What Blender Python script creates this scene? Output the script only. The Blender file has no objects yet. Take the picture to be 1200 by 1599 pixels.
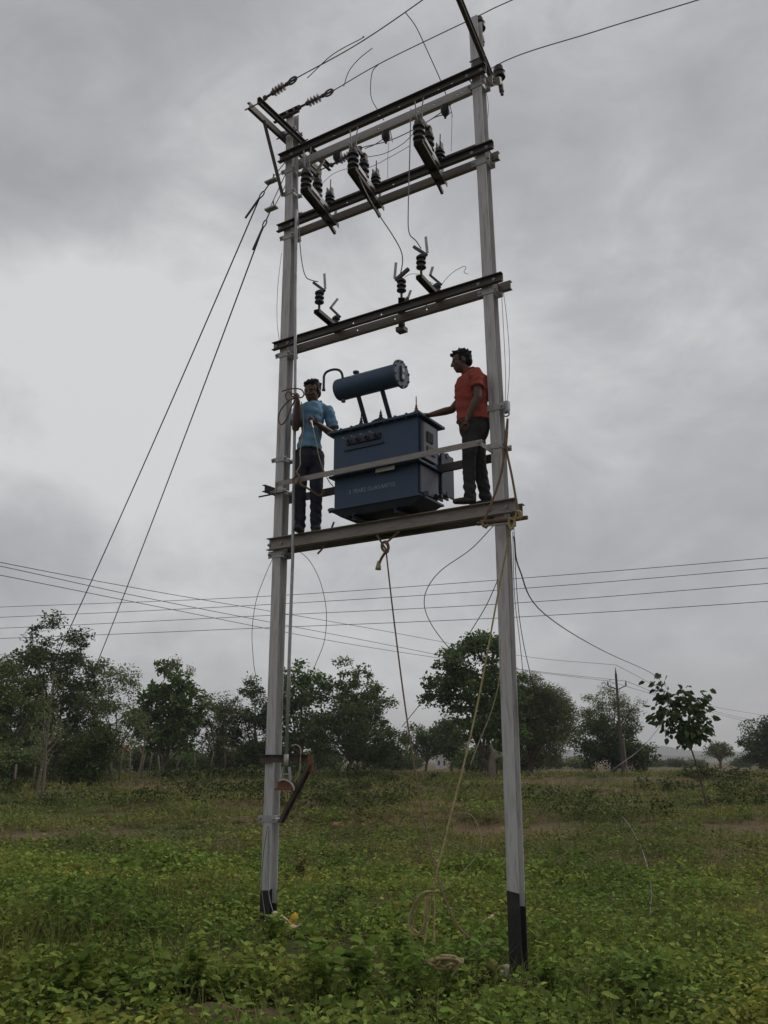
import bpy, bmesh, math, random
import numpy as np
from mathutils import Vector, Matrix, Quaternion

SC = bpy.context.scene
COL = SC.collection
R_ = math.radians

# ------------------------------------------------------------------ camera
PW, PH = 1200.0, 1599.0
FPX, HOR, CAMH = 1370.0, 1188.0, 1.70
PITCH = math.atan((HOR - PH / 2) / FPX)
cam_d = bpy.data.cameras.new('camera')
cam = bpy.data.objects.new('camera', cam_d)
COL.objects.link(cam)
cam.location = (0, 0, CAMH)
cam.rotation_euler = (math.pi / 2 + PITCH, 0, 0)
cam_d.sensor_fit = 'VERTICAL'
cam_d.sensor_height = 24.0
cam_d.lens = FPX / PH * 24.0
cam_d.clip_start = 0.1
cam_d.clip_end = 20000
SC.camera = cam

def ray(px, py):
    a = (px - PW / 2) / FPX; b = (PH / 2 - py) / FPX
    return Vector((a, math.cos(PITCH) - b * math.sin(PITCH), math.sin(PITCH) + b * math.cos(PITCH)))

# ------------------------------------------------------------------ world: overcast sky
SUN_EL, SUN_AZ = R_(48), R_(62)      # azimuth from +Y (south) towards +X (west)
world = bpy.data.worlds.new('World'); SC.world = world; world.use_nodes = True
wn = world.node_tree; wn.nodes.clear()
def N(tree, typ, **kw):
    n = tree.nodes.new(typ)
    for k, v in kw.items():
        setattr(n, k, v)
    return n
def L(tree, a, b): tree.links.new(a, b)
def mth(tree, op, a, b=None, c=None, clamp=False):
    n = tree.nodes.new('ShaderNodeMath'); n.operation = op; n.use_clamp = clamp
    for i, v in enumerate((a, b, c)):
        if v is None: continue
        if isinstance(v, (int, float)): n.inputs[i].default_value = v
        else: tree.links.new(v, n.inputs[i])
    return n.outputs[0]
out = N(wn, 'ShaderNodeOutputWorld'); bg = N(wn, 'ShaderNodeBackground')
L(wn, bg.outputs[0], out.inputs[0])
SKY_STRENGTH = 0.1
bg.inputs['Strength'].default_value = SKY_STRENGTH
tc = N(wn, 'ShaderNodeTexCoord'); sep = N(wn, 'ShaderNodeSeparateXYZ'); L(wn, tc.outputs['Generated'], sep.inputs[0])
cmb = N(wn, 'ShaderNodeCombineXYZ')
L(wn, sep.outputs[0], cmb.inputs[0]); L(wn, sep.outputs[1], cmb.inputs[1]); L(wn, mth(wn, 'ADD', mth(wn, 'MULTIPLY', sep.outputs[2], 1.7), 4.2), cmb.inputs[2])
def noise(tree, vec, scale, detail=5, rough=0.55, dist=0.0):
    n = N(tree, 'ShaderNodeTexNoise'); n.inputs['Scale'].default_value = scale; n.inputs['Detail'].default_value = detail
    n.inputs['Roughness'].default_value = rough; n.inputs['Distortion'].default_value = dist
    if vec is not None: L(tree, vec, n.inputs['Vector'])
    return n
n1 = noise(wn, cmb.outputs[0], 2.3, 7, 0.5, 0.6)
n2 = noise(wn, cmb.outputs[0], 6.0, 6, 0.6, 0.8)
n3 = noise(wn, cmb.outputs[0], 17.0, 5, 0.6, 0.6)
lum = mth(wn, 'ADD', mth(wn, 'MULTIPLY', n1.outputs[0], 0.54), mth(wn, 'ADD', mth(wn, 'MULTIPLY', n2.outputs[0], 0.32), mth(wn, 'MULTIPLY', n3.outputs[0], 0.14)))
lum = mth(wn, 'ADD', mth(wn, 'MULTIPLY', mth(wn, 'SUBTRACT', lum, 0.5), 1.22), 0.512)
# thinner and thicker parts of the cloud deck, given by compass direction
def blob(px, py, inner, outer, amt):
    d = ray(px, py).normalized()
    v = N(wn, 'ShaderNodeVectorMath', operation='DOT_PRODUCT'); L(wn, tc.outputs['Generated'], v.inputs[0]); v.inputs[1].default_value = d
    mr = N(wn, 'ShaderNodeMapRange'); mr.interpolation_type = 'SMOOTHERSTEP'
    L(wn, v.outputs['Value'], mr.inputs[0])
    mr.inputs[1].default_value = math.cos(R_(outer)); mr.inputs[2].default_value = math.cos(R_(inner))
    mr.inputs[3].default_value = 0; mr.inputs[4].default_value = amt
    return mr.outputs[0]
for b in ((240, 500, 2, 10, 0.09), (70, 590, 4, 12, 0.13), (330, 700, 4, 14, 0.05), (130, 640, 3, 13, 0.10), (520, 620, 4, 20, 0.10), (930, 540, 1, 11, 0.07), (40, 300, 3, 13, -0.08), (30, 850, 1, 6, -0.10), (330, 1030, 2, 11, 0.03), (1000, 1000, 3, 14, -0.02)):
    lum = mth(wn, 'ADD', lum, blob(*b))
ramp = N(wn, 'ShaderNodeValToRGB'); L(wn, lum, ramp.inputs[0])
e = ramp.color_ramp.elements
K = 1.0 / SKY_STRENGTH
e[0].position = 0.33; e[0].color = (0.380 * K, 0.380 * K, 0.393 * K, 1)
e[1].position = 0.74; e[1].color = (0.70 * K, 0.70 * K, 0.70 * K, 1)
m_ = e.new(0.50); m_.color = (0.475 * K, 0.475 * K, 0.488 * K, 1)
sky = N(wn, 'ShaderNodeTexSky', sky_type='NISHITA'); sky.sun_disc = False
sky.sun_elevation = SUN_EL; sky.sun_rotation = SUN_AZ
mixs = N(wn, 'ShaderNodeMix', data_type='RGBA'); mixs.inputs[0].default_value = 0.05
L(wn, ramp.outputs[0], mixs.inputs[6]); L(wn, sky.outputs[0], mixs.inputs[7])
L(wn, mixs.outputs[2], bg.inputs['Color'])

sun_d = bpy.data.lights.new('sun', 'SUN'); sun_d.energy = 1.2; sun_d.angle = R_(30); sun_d.color = (1.0, 0.96, 0.9)
sun = bpy.data.objects.new('sun', sun_d); COL.objects.link(sun)
sd = Vector((math.sin(SUN_AZ) * math.cos(SUN_EL), math.cos(SUN_AZ) * math.cos(SUN_EL), math.sin(SUN_EL)))
sun.rotation_euler = sd.to_track_quat('Z', 'Y').to_euler(); sun.location = (0, 0, 30)

SC.view_settings.view_transform = 'Standard'; SC.view_settings.look = 'None'
SC.view_settings.exposure = 0.0; SC.view_settings.gamma = 1.0; SC.view_settings.use_curve_mapping = False

# ------------------------------------------------------------------ frame of the pole structure
PL = Vector((-1.09, 8.93, 0)); PR = Vector((1.035, 7.6, 0))
MID = (PL + PR) / 2
FU = (PR - PL).normalized(); FV = Vector((-FU.y, FU.x, 0))       # along the beams, away from the camera
FROT = math.atan2(FU.y, FU.x)
CAMP = Vector((0, 0, CAMH))
def fr(u, y, z): return MID + FU * u + FV * y + Vector((0, 0, z))     # frame -> world
def at(px, py, y):                                                    # point of the frame seen at a pixel, on the plane y
    d = ray(px, py); t = (y - (CAMP - MID).dot(FV)) / d.dot(FV); p = CAMP + d * t
    return Vector(((p - MID).dot(FU), y, p.z))
def au(px, py, u):                                                    # the same on the plane u
    d = ray(px, py); t = (u - (CAMP - MID).dot(FU)) / d.dot(FU); p = CAMP + d * t
    return Vector((u, (p - MID).dot(FV), p.z))
def az(px, py, z):
    d = ray(px, py); t = (z - CAMH) / d.z; p = CAMP + d * t
    return Vector(((p - MID).dot(FU), (p - MID).dot(FV), z))
def aw(px, py, Y):                                                    # world point at depth Y
    d = ray(px, py); return CAMP + d * (Y / d.y)

# ------------------------------------------------------------------ materials
MATS = {}
def mat(name, col, rough=0.7, metal=0.0, var=0.25, scale=6.0, bump=0.0, bscale=40.0, col2=None, c2amt=0.5, stretch=None, island=0.0, spec=0.4, trans=0.0):
    m = bpy.data.materials.new(name); m.use_nodes = True; t = m.node_tree; t.nodes.clear()
    o = N(t, 'ShaderNodeOutputMaterial'); p = N(t, 'ShaderNodeBsdfPrincipled')
    p.inputs['Roughness'].default_value = rough; p.inputs['Metallic'].default_value = metal
    p.inputs['Specular IOR Level'].default_value = spec
    co = N(t, 'ShaderNodeTexCoord'); vec = co.outputs['Object']
    if stretch:
        mp = N(t, 'ShaderNodeMapping'); L(t, vec, mp.inputs[0]); mp.inputs['Scale'].default_value = stretch; vec = mp.outputs[0]
    nz = noise(t, vec, scale, 6, 0.62, 0.3)
    mx = N(t, 'ShaderNodeMix', data_type='RGBA')
    c2 = col2 if col2 else tuple(c * (1 - var) for c in col)
    c1 = col if col2 else tuple(min(1, c * (1 + var)) for c in col)
    rm = N(t, 'ShaderNodeMapRange'); L(t, nz.outputs[0], rm.inputs[0])
    lo = 0.32 if not col2 else 0.62 - 0.35 * c2amt
    rm.inputs[1].default_value = lo; rm.inputs[2].default_value = lo + 0.3
    L(t, rm.outputs[0], mx.inputs[0]); mx.inputs[6].default_value = (*c1, 1); mx.inputs[7].default_value = (*c2, 1)
    colout = mx.outputs[2]
    if island > 0:
        g = N(t, 'ShaderNodeNewGeometry'); hs = N(t, 'ShaderNodeHueSaturation')
        L(t, colout, hs.inputs['Color'])
        L(t, mth(t, 'ADD', mth(t, 'MULTIPLY', g.outputs['Random Per Island'], island * 2), 1 - island), hs.inputs['Value'])
        L(t, mth(t, 'ADD', mth(t, 'MULTIPLY', mth(t, 'FRACT', mth(t, 'MULTIPLY', g.outputs['Random Per Island'], 7.31)), 0.05), 0.475), hs.inputs['Hue'])
        colout = hs.outputs[0]
    L(t, colout, p.inputs['Base Color'])
    if bump > 0:
        bn = noise(t, co.outputs['Object'], bscale, 4, 0.6); bp = N(t, 'ShaderNodeBump'); bp.inputs['Strength'].default_value = bump
        bp.inputs['Distance'].default_value = 0.02
        L(t, bn.outputs[0], bp.inputs['Height']); L(t, bp.outputs[0], p.inputs['Normal'])
    if trans > 0:
        tr = N(t, 'ShaderNodeBsdfTranslucent'); L(t, colout, tr.inputs[0]); ms = N(t, 'ShaderNodeMixShader'); ms.inputs[0].default_value = trans
        L(t, p.outputs[0], ms.inputs[1]); L(t, tr.outputs[0], ms.inputs[2]); L(t, ms.outputs[0], o.inputs[0])
    else:
        L(t, p.outputs[0], o.inputs[0])
    MATS[name] = m
    return m

mat('pole_paint', (0.47, 0.465, 0.47), 0.65, 0.1, col2=(0.22, 0.195, 0.175), c2amt=0.40, scale=7, stretch=(5, 5, 0.45), bump=0.15, bscale=60)
mat('black_paint', (0.018, 0.017, 0.019), 0.6, col2=(0.05, 0.04, 0.035), c2amt=0.3, scale=9, bump=0.2)
mat('galv', (0.36, 0.36, 0.37), 0.5, 0.4, col2=(0.24, 0.23, 0.23), scale=14, bump=0.1)
mat('steel_dark', (0.085, 0.078, 0.078), 0.6, 0.3, col2=(0.12, 0.092, 0.075), c2amt=0.4, scale=7, stretch=(1.2, 6, 6), bump=0.15)
mat('steel_rust', (0.17, 0.145, 0.125), 0.7, 0.2, col2=(0.22, 0.20, 0.185), c2amt=0.5, scale=6, stretch=(1.2, 6, 6), bump=0.2)
mat('steel_pale', (0.36, 0.345, 0.325), 0.6, 0.2, col2=(0.24, 0.225, 0.21), c2amt=0.4, scale=6, stretch=(1.0, 6, 6), bump=0.12)
mat('rail_steel', (0.27, 0.25, 0.235), 0.6, 0.2, col2=(0.17, 0.15, 0.14), c2amt=0.45, scale=8, stretch=(1.0, 6, 6), bump=0.12)
mat('black_polymer', (0.022, 0.022, 0.026), 0.45, var=0.3, scale=20)
mat('tank_blue', (0.021, 0.050, 0.105), 0.5, 0.0, col2=(0.036, 0.058, 0.092), c2amt=0.55, scale=4, bump=0.08, bscale=25)
mat('tank_dark', (0.026, 0.032, 0.055), 0.5, var=0.2, scale=8)
mat('tank_side_dark', (0.085, 0.09, 0.12), 0.5, col2=(0.055, 0.065, 0.10), c2amt=0.45, scale=6)
mat('drum_flange', (0.065, 0.085, 0.13), 0.5, col2=(0.045, 0.065, 0.11), scale=8)
mat('tank_side', (0.125, 0.13, 0.155), 0.5, col2=(0.12, 0.13, 0.17), c2amt=0.45, scale=6)
mat('letter_paint', (0.24, 0.27, 0.32), 0.7, col2=(0.05, 0.075, 0.12), c2amt=0.5, scale=30)
mat('white_plate', (0.55, 0.53, 0.48), 0.6, col2=(0.35, 0.32, 0.28), scale=18)
mat('brass', (0.22, 0.12, 0.07), 0.45, 0.5, scale=20)
mat('conductor', (0.20, 0.20, 0.21), 0.45, 0.6, var=0.2, scale=30)
mat('wire_dark', (0.05, 0.05, 0.055), 0.6, var=0.2, scale=30)
mat('rope_yellow', (0.42, 0.35, 0.17), 0.85, col2=(0.22, 0.17, 0.07), scale=25, bump=0.6, bscale=180)
mat('rope_brown', (0.20, 0.13, 0.085), 0.9, col2=(0.12, 0.085, 0.06), scale=25, bump=0.6, bscale=180)
mat('rope_pale', (0.34, 0.29, 0.20), 0.9, scale=25, bump=0.4, bscale=150)
mat('wood', (0.10, 0.055, 0.035), 0.8, col2=(0.15, 0.09, 0.06), scale=9, stretch=(1, 8, 8), bump=0.3)
mat('handle_rust', (0.16, 0.065, 0.035), 0.75, col2=(0.13, 0.07, 0.05), scale=12, bump=0.2)
mat('bracket_rust', (0.070, 0.052, 0.044), 0.8, col2=(0.115, 0.095, 0.085), scale=8, bump=0.25)
mat('skin', (0.085, 0.045, 0.032), 0.5, var=0.12, scale=12)
mat('hair', (0.008, 0.007, 0.008), 0.7, var=0.2, scale=60, bump=0.3, bscale=90, spec=.2)
mat('shirt_blue', (0.12, 0.235, 0.36), 0.85, var=0.12, scale=5, bump=0.55, bscale=13)
mat('shirt_blue_trim', (0.085, 0.18, 0.27), 0.85, var=0.1, scale=9)
mat('shirt_red', (0.27, 0.048, 0.034), 0.85, var=0.14, scale=5, bump=0.55, bscale=13)
mat('shirt_red_trim', (0.25, 0.035, 0.03), 0.85, var=0.1, scale=9)
mat('trouser_navy', (0.026, 0.028, 0.045), 0.9, var=0.2, scale=7, bump=0.6, bscale=14)
mat('trouser_black', (0.030, 0.028, 0.030), 0.9, var=0.2, scale=7, bump=0.6, bscale=14)
mat('shoe', (0.03, 0.022, 0.02), 0.6, var=0.2, scale=15)
mat('eye_white', (0.075, 0.062, 0.056), 0.3, var=0.02)
mat('eye_dark', (0.01, 0.008, 0.008), 0.2, var=0.02)
mat('metal_tool', (0.32, 0.32, 0.32), 0.3, 0.7, var=0.1)
mat('bark', (0.075, 0.058, 0.045), 0.9, col2=(0.11, 0.09, 0.075), scale=5, stretch=(4, 4, 1), bump=0.6, bscale=20)
mat('bark_pale', (0.17, 0.14, 0.11), 0.9, col2=(0.12, 0.10, 0.085), scale=5, stretch=(4, 4, 1), bump=0.5, bscale=20)
mat('bund_leaf', (0.06, 0.082, 0.026), 0.8, spec=.12, var=0.3, scale=0.7, island=0.4, trans=0.2)
mat('leaf_sapling', (0.050, 0.085, 0.026), 0.7, spec=.2, var=0.3, scale=0.7, island=0.4, trans=0.2)
mat('leaf_dark', (0.074, 0.1, 0.038), 0.8, spec=.12, var=0.3, scale=0.7, island=0.45, trans=0.25)
mat('leaf_mid', (0.12, 0.165, 0.06), 0.8, spec=.12, var=0.3, scale=0.7, island=0.45, trans=0.25)
mat('leaf_soft', (0.16, 0.19, 0.08), 0.8, spec=.12, var=0.28, scale=0.7, island=0.4, trans=0.3)
mat('leaf_olive', (0.14, 0.155, 0.068), 0.8, spec=.12, var=0.28, scale=0.7, island=0.4, trans=0.3)
mat('leaf_teak', (0.105, 0.165, 0.054), 0.8, spec=.12, var=0.3, scale=0.7, island=0.45, trans=0.25)
mat('flower_pale', (0.32, 0.30, 0.22), 0.8, var=0.2, scale=3, island=0.3)
mat('wall_cream', (0.42, 0.36, 0.30), 0.85, scale=2)
mat('wall_white', (0.50, 0.50, 0.48), 0.85, scale=2)
mat('wall_pink', (0.42, 0.30, 0.24), 0.85, scale=2)
mat('roof_red', (0.20, 0.085, 0.05), 0.85, scale=3)
mat('dark_open', (0.02, 0.02, 0.02), 0.9)
mat('rail_white', (0.55, 0.55, 0.55), 0.7)
mat('post_wood', (0.12, 0.095, 0.07), 0.9, scale=5, bump=0.3)
mat('stone', (0.30, 0.26, 0.22), 0.9, scale=6, bump=0.6, bscale=30)
mat('stone_red', (0.30, 0.16, 0.10), 0.9, scale=6, bump=0.6, bscale=30)
mat('husk', (0.50, 0.38, 0.24), 0.8, scale=10, bump=0.3)
mat('plastic_yellow', (0.62, 0.36, 0.02), 0.5, scale=6)
mat('plastic_white', (0.55, 0.53, 0.50), 0.6, scale=8)
mat('insulator_brown', (0.045, 0.03, 0.028), 0.3, var=0.2)
mat('insulator_grey', (0.16, 0.14, 0.14), 0.35, var=0.2)

# ------------------------------------------------------------------ object helpers
def tag(o, label=None, cat=None, group=None, kind=None):
    if label: o['label'] = label
    if cat: o['category'] = cat
    if group: o['group'] = group
    if kind: o['kind'] = kind
    return o
def thing(name, label, cat, org, group=None, frame=True):
    o = bpy.data.objects.new(name, None); COL.objects.link(o); o.empty_display_size = 0.1
    org = Vector(org)
    if frame:
        o.location = fr(*org); o.rotation_euler = (0, 0, FROT)
    else:
        o.location = org
    o['org'] = tuple(org); o['fr'] = frame
    return tag(o, label, cat, group)

class MB:
    def __init__(s): s.v = []; s.f = []
    def add(s, vs, fs):
        b = len(s.v); s.v += [Vector(p) for p in vs]; s.f += [tuple(i + b for i in f) for f in fs]; return s
    def box(s, c, size, ax=None):
        c = Vector(c); hx, hy, hz = (k / 2 for k in size)
        a = ax if ax else (Vector((1, 0, 0)), Vector((0, 1, 0)), Vector((0, 0, 1)))
        vs = [c + a[0] * (i * hx) + a[1] * (j * hy) + a[2] * (k * hz) for k in (-1, 1) for j in (-1, 1) for i in (-1, 1)]
        return s.add(vs, [(0, 2, 3, 1), (4, 5, 7, 6), (0, 1, 5, 4), (2, 6, 7, 3), (0, 4, 6, 2), (1, 3, 7, 5)])
    def bar(s, p, q, w, h, up=(0, 0, 1)):
        p = Vector(p); q = Vector(q); d = (q - p); l = d.length; d.normalize()
        x = d.cross(Vector(up))
        if x.length < 1e-4: x = d.cross(Vector((1, 0, 0)))
        x.normalize(); z = x.cross(d)
        return s.box((p + q) / 2, (w, l, h), (x, d, z))
    def prism(s, prof, p, q, ea, eb):
        p = Vector(p); q = Vector(q); ea = Vector(ea); eb = Vector(eb); n = len(prof)
        vs = [p + ea * a + eb * b for a, b in prof] + [q + ea * a + eb * b for a, b in prof]
        fs = [(i, (i + 1) % n, n + (i + 1) % n, n + i) for i in range(n)] + [tuple(range(n))[::-1], tuple(range(n, 2 * n))]
        return s.add(vs, fs)
    def tube(s, pts, r, n=8, cap=True, flat=None):
        pts = [Vector(p) for p in pts]; m = len(pts)
        rs = r if isinstance(r, (list, tuple)) else [r] * m
        vs = []; fs = []
        t0 = (pts[1] - pts[0]).normalized()
        ref = Vector((0, 0, 1)) if abs(t0.z) < 0.9 else Vector((1, 0, 0))
        x = t0.cross(ref).normalized()
        for i, p in enumerate(pts):
            t = (pts[min(i + 1, m - 1)] - pts[max(i - 1, 0)]).normalized()
            x = (x - t * x.dot(t)); 
            if x.length < 1e-6: x = t.cross(Vector((0.3, 0.9, 0.1)))
            x.normalize(); y = t.cross(x)
            rr = rs[i] if not isinstance(rs[i], tuple) else None
            for k in range(n):
                a = 2 * math.pi * k / n
                if rr is None: vs.append(p + x * (math.cos(a) * rs[i][0]) + y * (math.sin(a) * rs[i][1]))
                else: vs.append(p + (x * math.cos(a) + y * math.sin(a)) * rr)
        for i in range(m - 1):
            for k in range(n):
                fs.append((i * n + k, i * n + (k + 1) % n, (i + 1) * n + (k + 1) % n, (i + 1) * n + k))
        if cap: fs += [tuple(range(n))[::-1], tuple(range((m - 1) * n, m * n))]
        return s.add(vs, fs)
    def lathe(s, p, d, prof, n=14):
        """rings of radius r at distance t from p along d"""
        p = Vector(p); d = Vector(d).normalized(); x = d.cross(Vector((0.31, 0.2, 0.93)) if abs(d.z) < 0.9 else Vector((1, 0, 0))).normalized(); y = d.cross(x)
        vs = []; fs = []; m = len(prof)
        for t, r in prof:
            for k in range(n):
                a = 2 * math.pi * k / n; vs.append(p + d * t + (x * math.cos(a) + y * math.sin(a)) * max(r, 1e-4))
        for i in range(m - 1):
            for k in range(n): fs.append((i * n + k, i * n + (k + 1) % n, (i + 1) * n + (k + 1) % n, (i + 1) * n + k))
        fs += [tuple(range(n))[::-1], tuple(range((m - 1) * n, m * n))]
        return s.add(vs, fs)
    def ball(s, c, r, n=12, m=8, rot=None):
        c = Vector(c); r = (r, r, r) if isinstance(r, (int, float)) else r
        vs = [Vector((0, 0, -r[2]))]; fs = []
        for i in range(1, m):
            ph = -math.pi / 2 + math.pi * i / m
            for k in range(n):
                a = 2 * math.pi * k / n; vs.append(Vector((math.cos(ph) * math.cos(a) * r[0], math.cos(ph) * math.sin(a) * r[1], math.sin(ph) * r[2])))
        vs.append(Vector((0, 0, r[2]))); top = len(vs) - 1
        for k in range(n):
            fs.append((0, 1 + (k + 1) % n, 1 + k)); fs.append((top, 1 + (m - 2) * n + k, 1 + (m - 2) * n + (k + 1) % n))
            for i in range(m - 2): fs.append((1 + i * n + k, 1 + i * n + (k + 1) % n, 1 + (i + 1) * n + (k + 1) % n, 1 + (i + 1) * n + k))
        if rot: vs = [rot @ v for v in vs]
        return s.add([v + c for v in vs], fs)
    def limb(s, pts, rs, n=10):
        """tapered limb with rounded ends"""
        pts = [Vector(p) for p in pts]
        s.tube(pts, rs, n)
        for p, r in ((pts[0], rs[0]), (pts[-1], rs[-1])):
            s.ball(p, r if not isinstance(r, tuple) else min(r), 10, 6)
        return s
    def mesh(s, name, org=(0, 0, 0)):
        o = Vector(org); me = bpy.data.meshes.new(name)
        me.from_pydata([tuple(v - o) for v in s.v], [], s.f); me.update()
        bm = bmesh.new(); bm.from_mesh(me); bmesh.ops.recalc_face_normals(bm, faces=bm.faces); bm.to_mesh(me); bm.free()
        return me
    def build(s, name, m, parent=None, smooth=False, bevel=0.0, org=None, frame=True):
        """link as one object; with a parent, coordinates are those of the parent's thing"""
        root = parent
        while root is not None and root.parent: root = root.parent
        if root is not None and 'org' in root: o_ = Vector(root['org'])
        else: o_ = Vector(org) if org is not None else Vector((0, 0, 0))
        me = s.mesh(name, o_); ob = bpy.data.objects.new(name, me); COL.objects.link(ob)
        me.materials.append(MATS[m])
        if smooth:
            me.polygons.foreach_set('use_smooth', [True] * len(me.polygons))
            if smooth != 'all': me.set_sharp_from_angle(angle=R_(40))
        if bevel > 0:
            b = ob.modifiers.new('bevel', 'BEVEL'); b.width = bevel; b.segments = 2; b.limit_method = 'ANGLE'
        if parent is not None: ob.parent = parent
        else:
            ob['org'] = tuple(o_); ob['fr'] = frame
            if frame: ob.location = fr(*o_); ob.rotation_euler = (0, 0, FROT)
            else: ob.location = o_
        return ob

def spline(pts, n=8):
    """Catmull-Rom through the points"""
    P = [Vector(p) for p in pts]; P = [P[0] * 2 - P[1]] + P + [P[-1] * 2 - P[-2]]; o = []
    for i in range(1, len(P) - 2):
        a, b, c, d = P[i - 1:i + 3]
        for k in range(n):
            t = k / n
            o.append(0.5 * ((2 * b) + (c - a) * t + (2 * a - 5 * b + 4 * c - d) * t * t + (3 * b - a - 3 * c + d) * t ** 3))
    o.append(P[-2]); return o
UX, UY, UZ = Vector((1, 0, 0)), Vector((0, 1, 0)), Vector((0, 0, 1))
def c_prof(h, fl, t):      # channel: web at a=0, flanges towards +a, centred in b
    return [(0, -h / 2), (fl, -h / 2), (fl, -h / 2 + t), (t, -h / 2 + t * 1.3), (t, h / 2 - t * 1.3), (fl, h / 2 - t), (fl, h / 2), (0, h / 2)]
def l_prof(a, t): return [(0, 0), (a, 0), (a, t), (t, t), (t, a), (0, a)]
def wire(name, label, pts, r, m, cat='wire', n=6, frame=True, sub=8, group=None, kind=None):
    P = spline(pts, sub); b = MB(); b.tube(P, r, n)
    o = b.build(name, m, None, smooth='all', org=tuple(P[0]), frame=frame)
    return tag(o, label, cat, group, kind)

# ------------------------------------------------------------------ ground
def g(x, y):
    x = np.asarray(x, float); y = np.asarray(y, float)
    s = 0.05 + 0.0125 * np.clip(y - 7.6, -3, 52)
    s = s - 0.055 * np.clip(x - 1.03, -6, 6) * np.exp(-((y - 8.5) / 6.0) ** 2)
    s = s + 0.03 * np.sin(x * 0.9 + 0.5 * y) + 0.025 * np.sin(1.7 * y - 0.6 * x + 1.3)
    for yc, h, w, k in ((21.5, 0.30, 0.8, 0.5), (28.0, 0.26, 0.7, 1.1), (36.0, 0.40, 0.8, 0.3), (47.0, 0.42, 1.0, 2.0), (56.0, 0.30, 1.2, 0.9)):
        yy = yc + 0.8 * np.sin(x * 0.16 + k) + 0.04 * x
        s = s + h * np.exp(-((y - yy) / w) ** 2) * (0.65 + 0.35 * np.sin(x * 0.31 + 2 * k))
    return s
def gz(x, y): return float(g(x, y))
def gp(px, py):
    """world point of the ground seen at a pixel"""
    d = ray(px, py); lo, hi = 3.0, 400.0
    for _ in range(50):
        t = (lo + hi) / 2; p = CAMP + d * t
        if p.z > gz(p.x, p.y): lo = t
        else: hi = t
    return CAMP + d * hi
def np_mesh(name, verts, faces_k, mats, frame_none=True):
    """verts (n,3); faces_k list of (m,k) index arrays"""
    me = bpy.data.meshes.new(name); me.vertices.add(len(verts)); me.vertices.foreach_set('co', np.ascontiguousarray(verts, np.float32).ravel())
    loops = np.concatenate([f.ravel() for f in faces_k]).astype(np.int32)
    tot = np.concatenate([np.full(len(f), f.shape[1], np.int32) for f in faces_k])
    st = np.concatenate([[0], np.cumsum(tot)[:-1]]).astype(np.int32)
    me.loops.add(len(loops)); me.loops.foreach_set('vertex_index', loops)
    me.polygons.add(len(tot)); me.polygons.foreach_set('loop_start', st); me.polygons.foreach_set('loop_total', tot)
    for m in mats: me.materials.append(MATS[m])
    me.update(calc_edges=True); me.validate()
    ob = bpy.data.objects.new(name, me); COL.objects.link(ob); return ob

def ground_material():
    m = bpy.data.materials.new('ground_soil'); m.use_nodes = True; t = m.node_tree; t.nodes.clear()
    o = N(t, 'ShaderNodeOutputMaterial'); p = N(t, 'ShaderNodeBsdfPrincipled'); L(t, p.outputs[0], o.inputs[0])
    p.inputs['Roughness'].default_value = 0.95; p.inputs['Specular IOR Level'].default_value = 0.1
    co = N(t, 'ShaderNodeTexCoord')
    a = noise(t, co.outputs['Object'], 0.35, 7, 0.65, 0.4); b = noise(t, co.outputs['Object'], 3.5, 6, 0.7, 0.3); c = noise(t, co.outputs['Object'], 0.06, 4, 0.5, 0.2)
    r1 = N(t, 'ShaderNodeValToRGB'); L(t, b.outputs[0], r1.inputs[0])
    r1.color_ramp.elements[0].position = 0.35; r1.color_ramp.elements[0].color = (0.040, 0.052, 0.020, 1)
    r1.color_ramp.elements[1].position = 0.68; r1.color_ramp.elements[1].color = (0.10, 0.115, 0.042, 1)
    r2 = N(t, 'ShaderNodeValToRGB'); L(t, b.outputs[0], r2.inputs[0])
    r2.color_ramp.elements[0].position = 0.3; r2.color_ramp.elements[0].color = (0.095, 0.068, 0.042, 1)
    r2.color_ramp.elements[1].position = 0.7; r2.color_ramp.elements[1].color = (0.18, 0.125, 0.078, 1)
    f = mth(t, 'ADD', mth(t, 'MULTIPLY', a.outputs[0], 0.6), mth(t, 'MULTIPLY', c.outputs[0], 0.5))
    mr = N(t, 'ShaderNodeMapRange'); L(t, f, mr.inputs[0]); mr.inputs[1].default_value = 0.44; mr.inputs[2].default_value = 0.58
    mx = N(t, 'ShaderNodeMix', data_type='RGBA'); L(t, mr.outputs[0], mx.inputs[0]); L(t, r1.outputs[0], mx.inputs[6]); L(t, r2.outputs[0], mx.inputs[7])
    L(t, mx.outputs[2], p.inputs['Base Color'])
    bp = N(t, 'ShaderNodeBump'); bp.inputs['Strength'].default_value = 0.8; bp.inputs['Distance'].default_value = 0.06
    n4 = noise(t, co.outputs['Object'], 9, 6, 0.7); L(t, n4.outputs[0], bp.inputs['Height']); L(t, bp.outputs[0], p.inputs['Normal'])
    MATS['ground_soil'] = m
ground_material()
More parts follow.
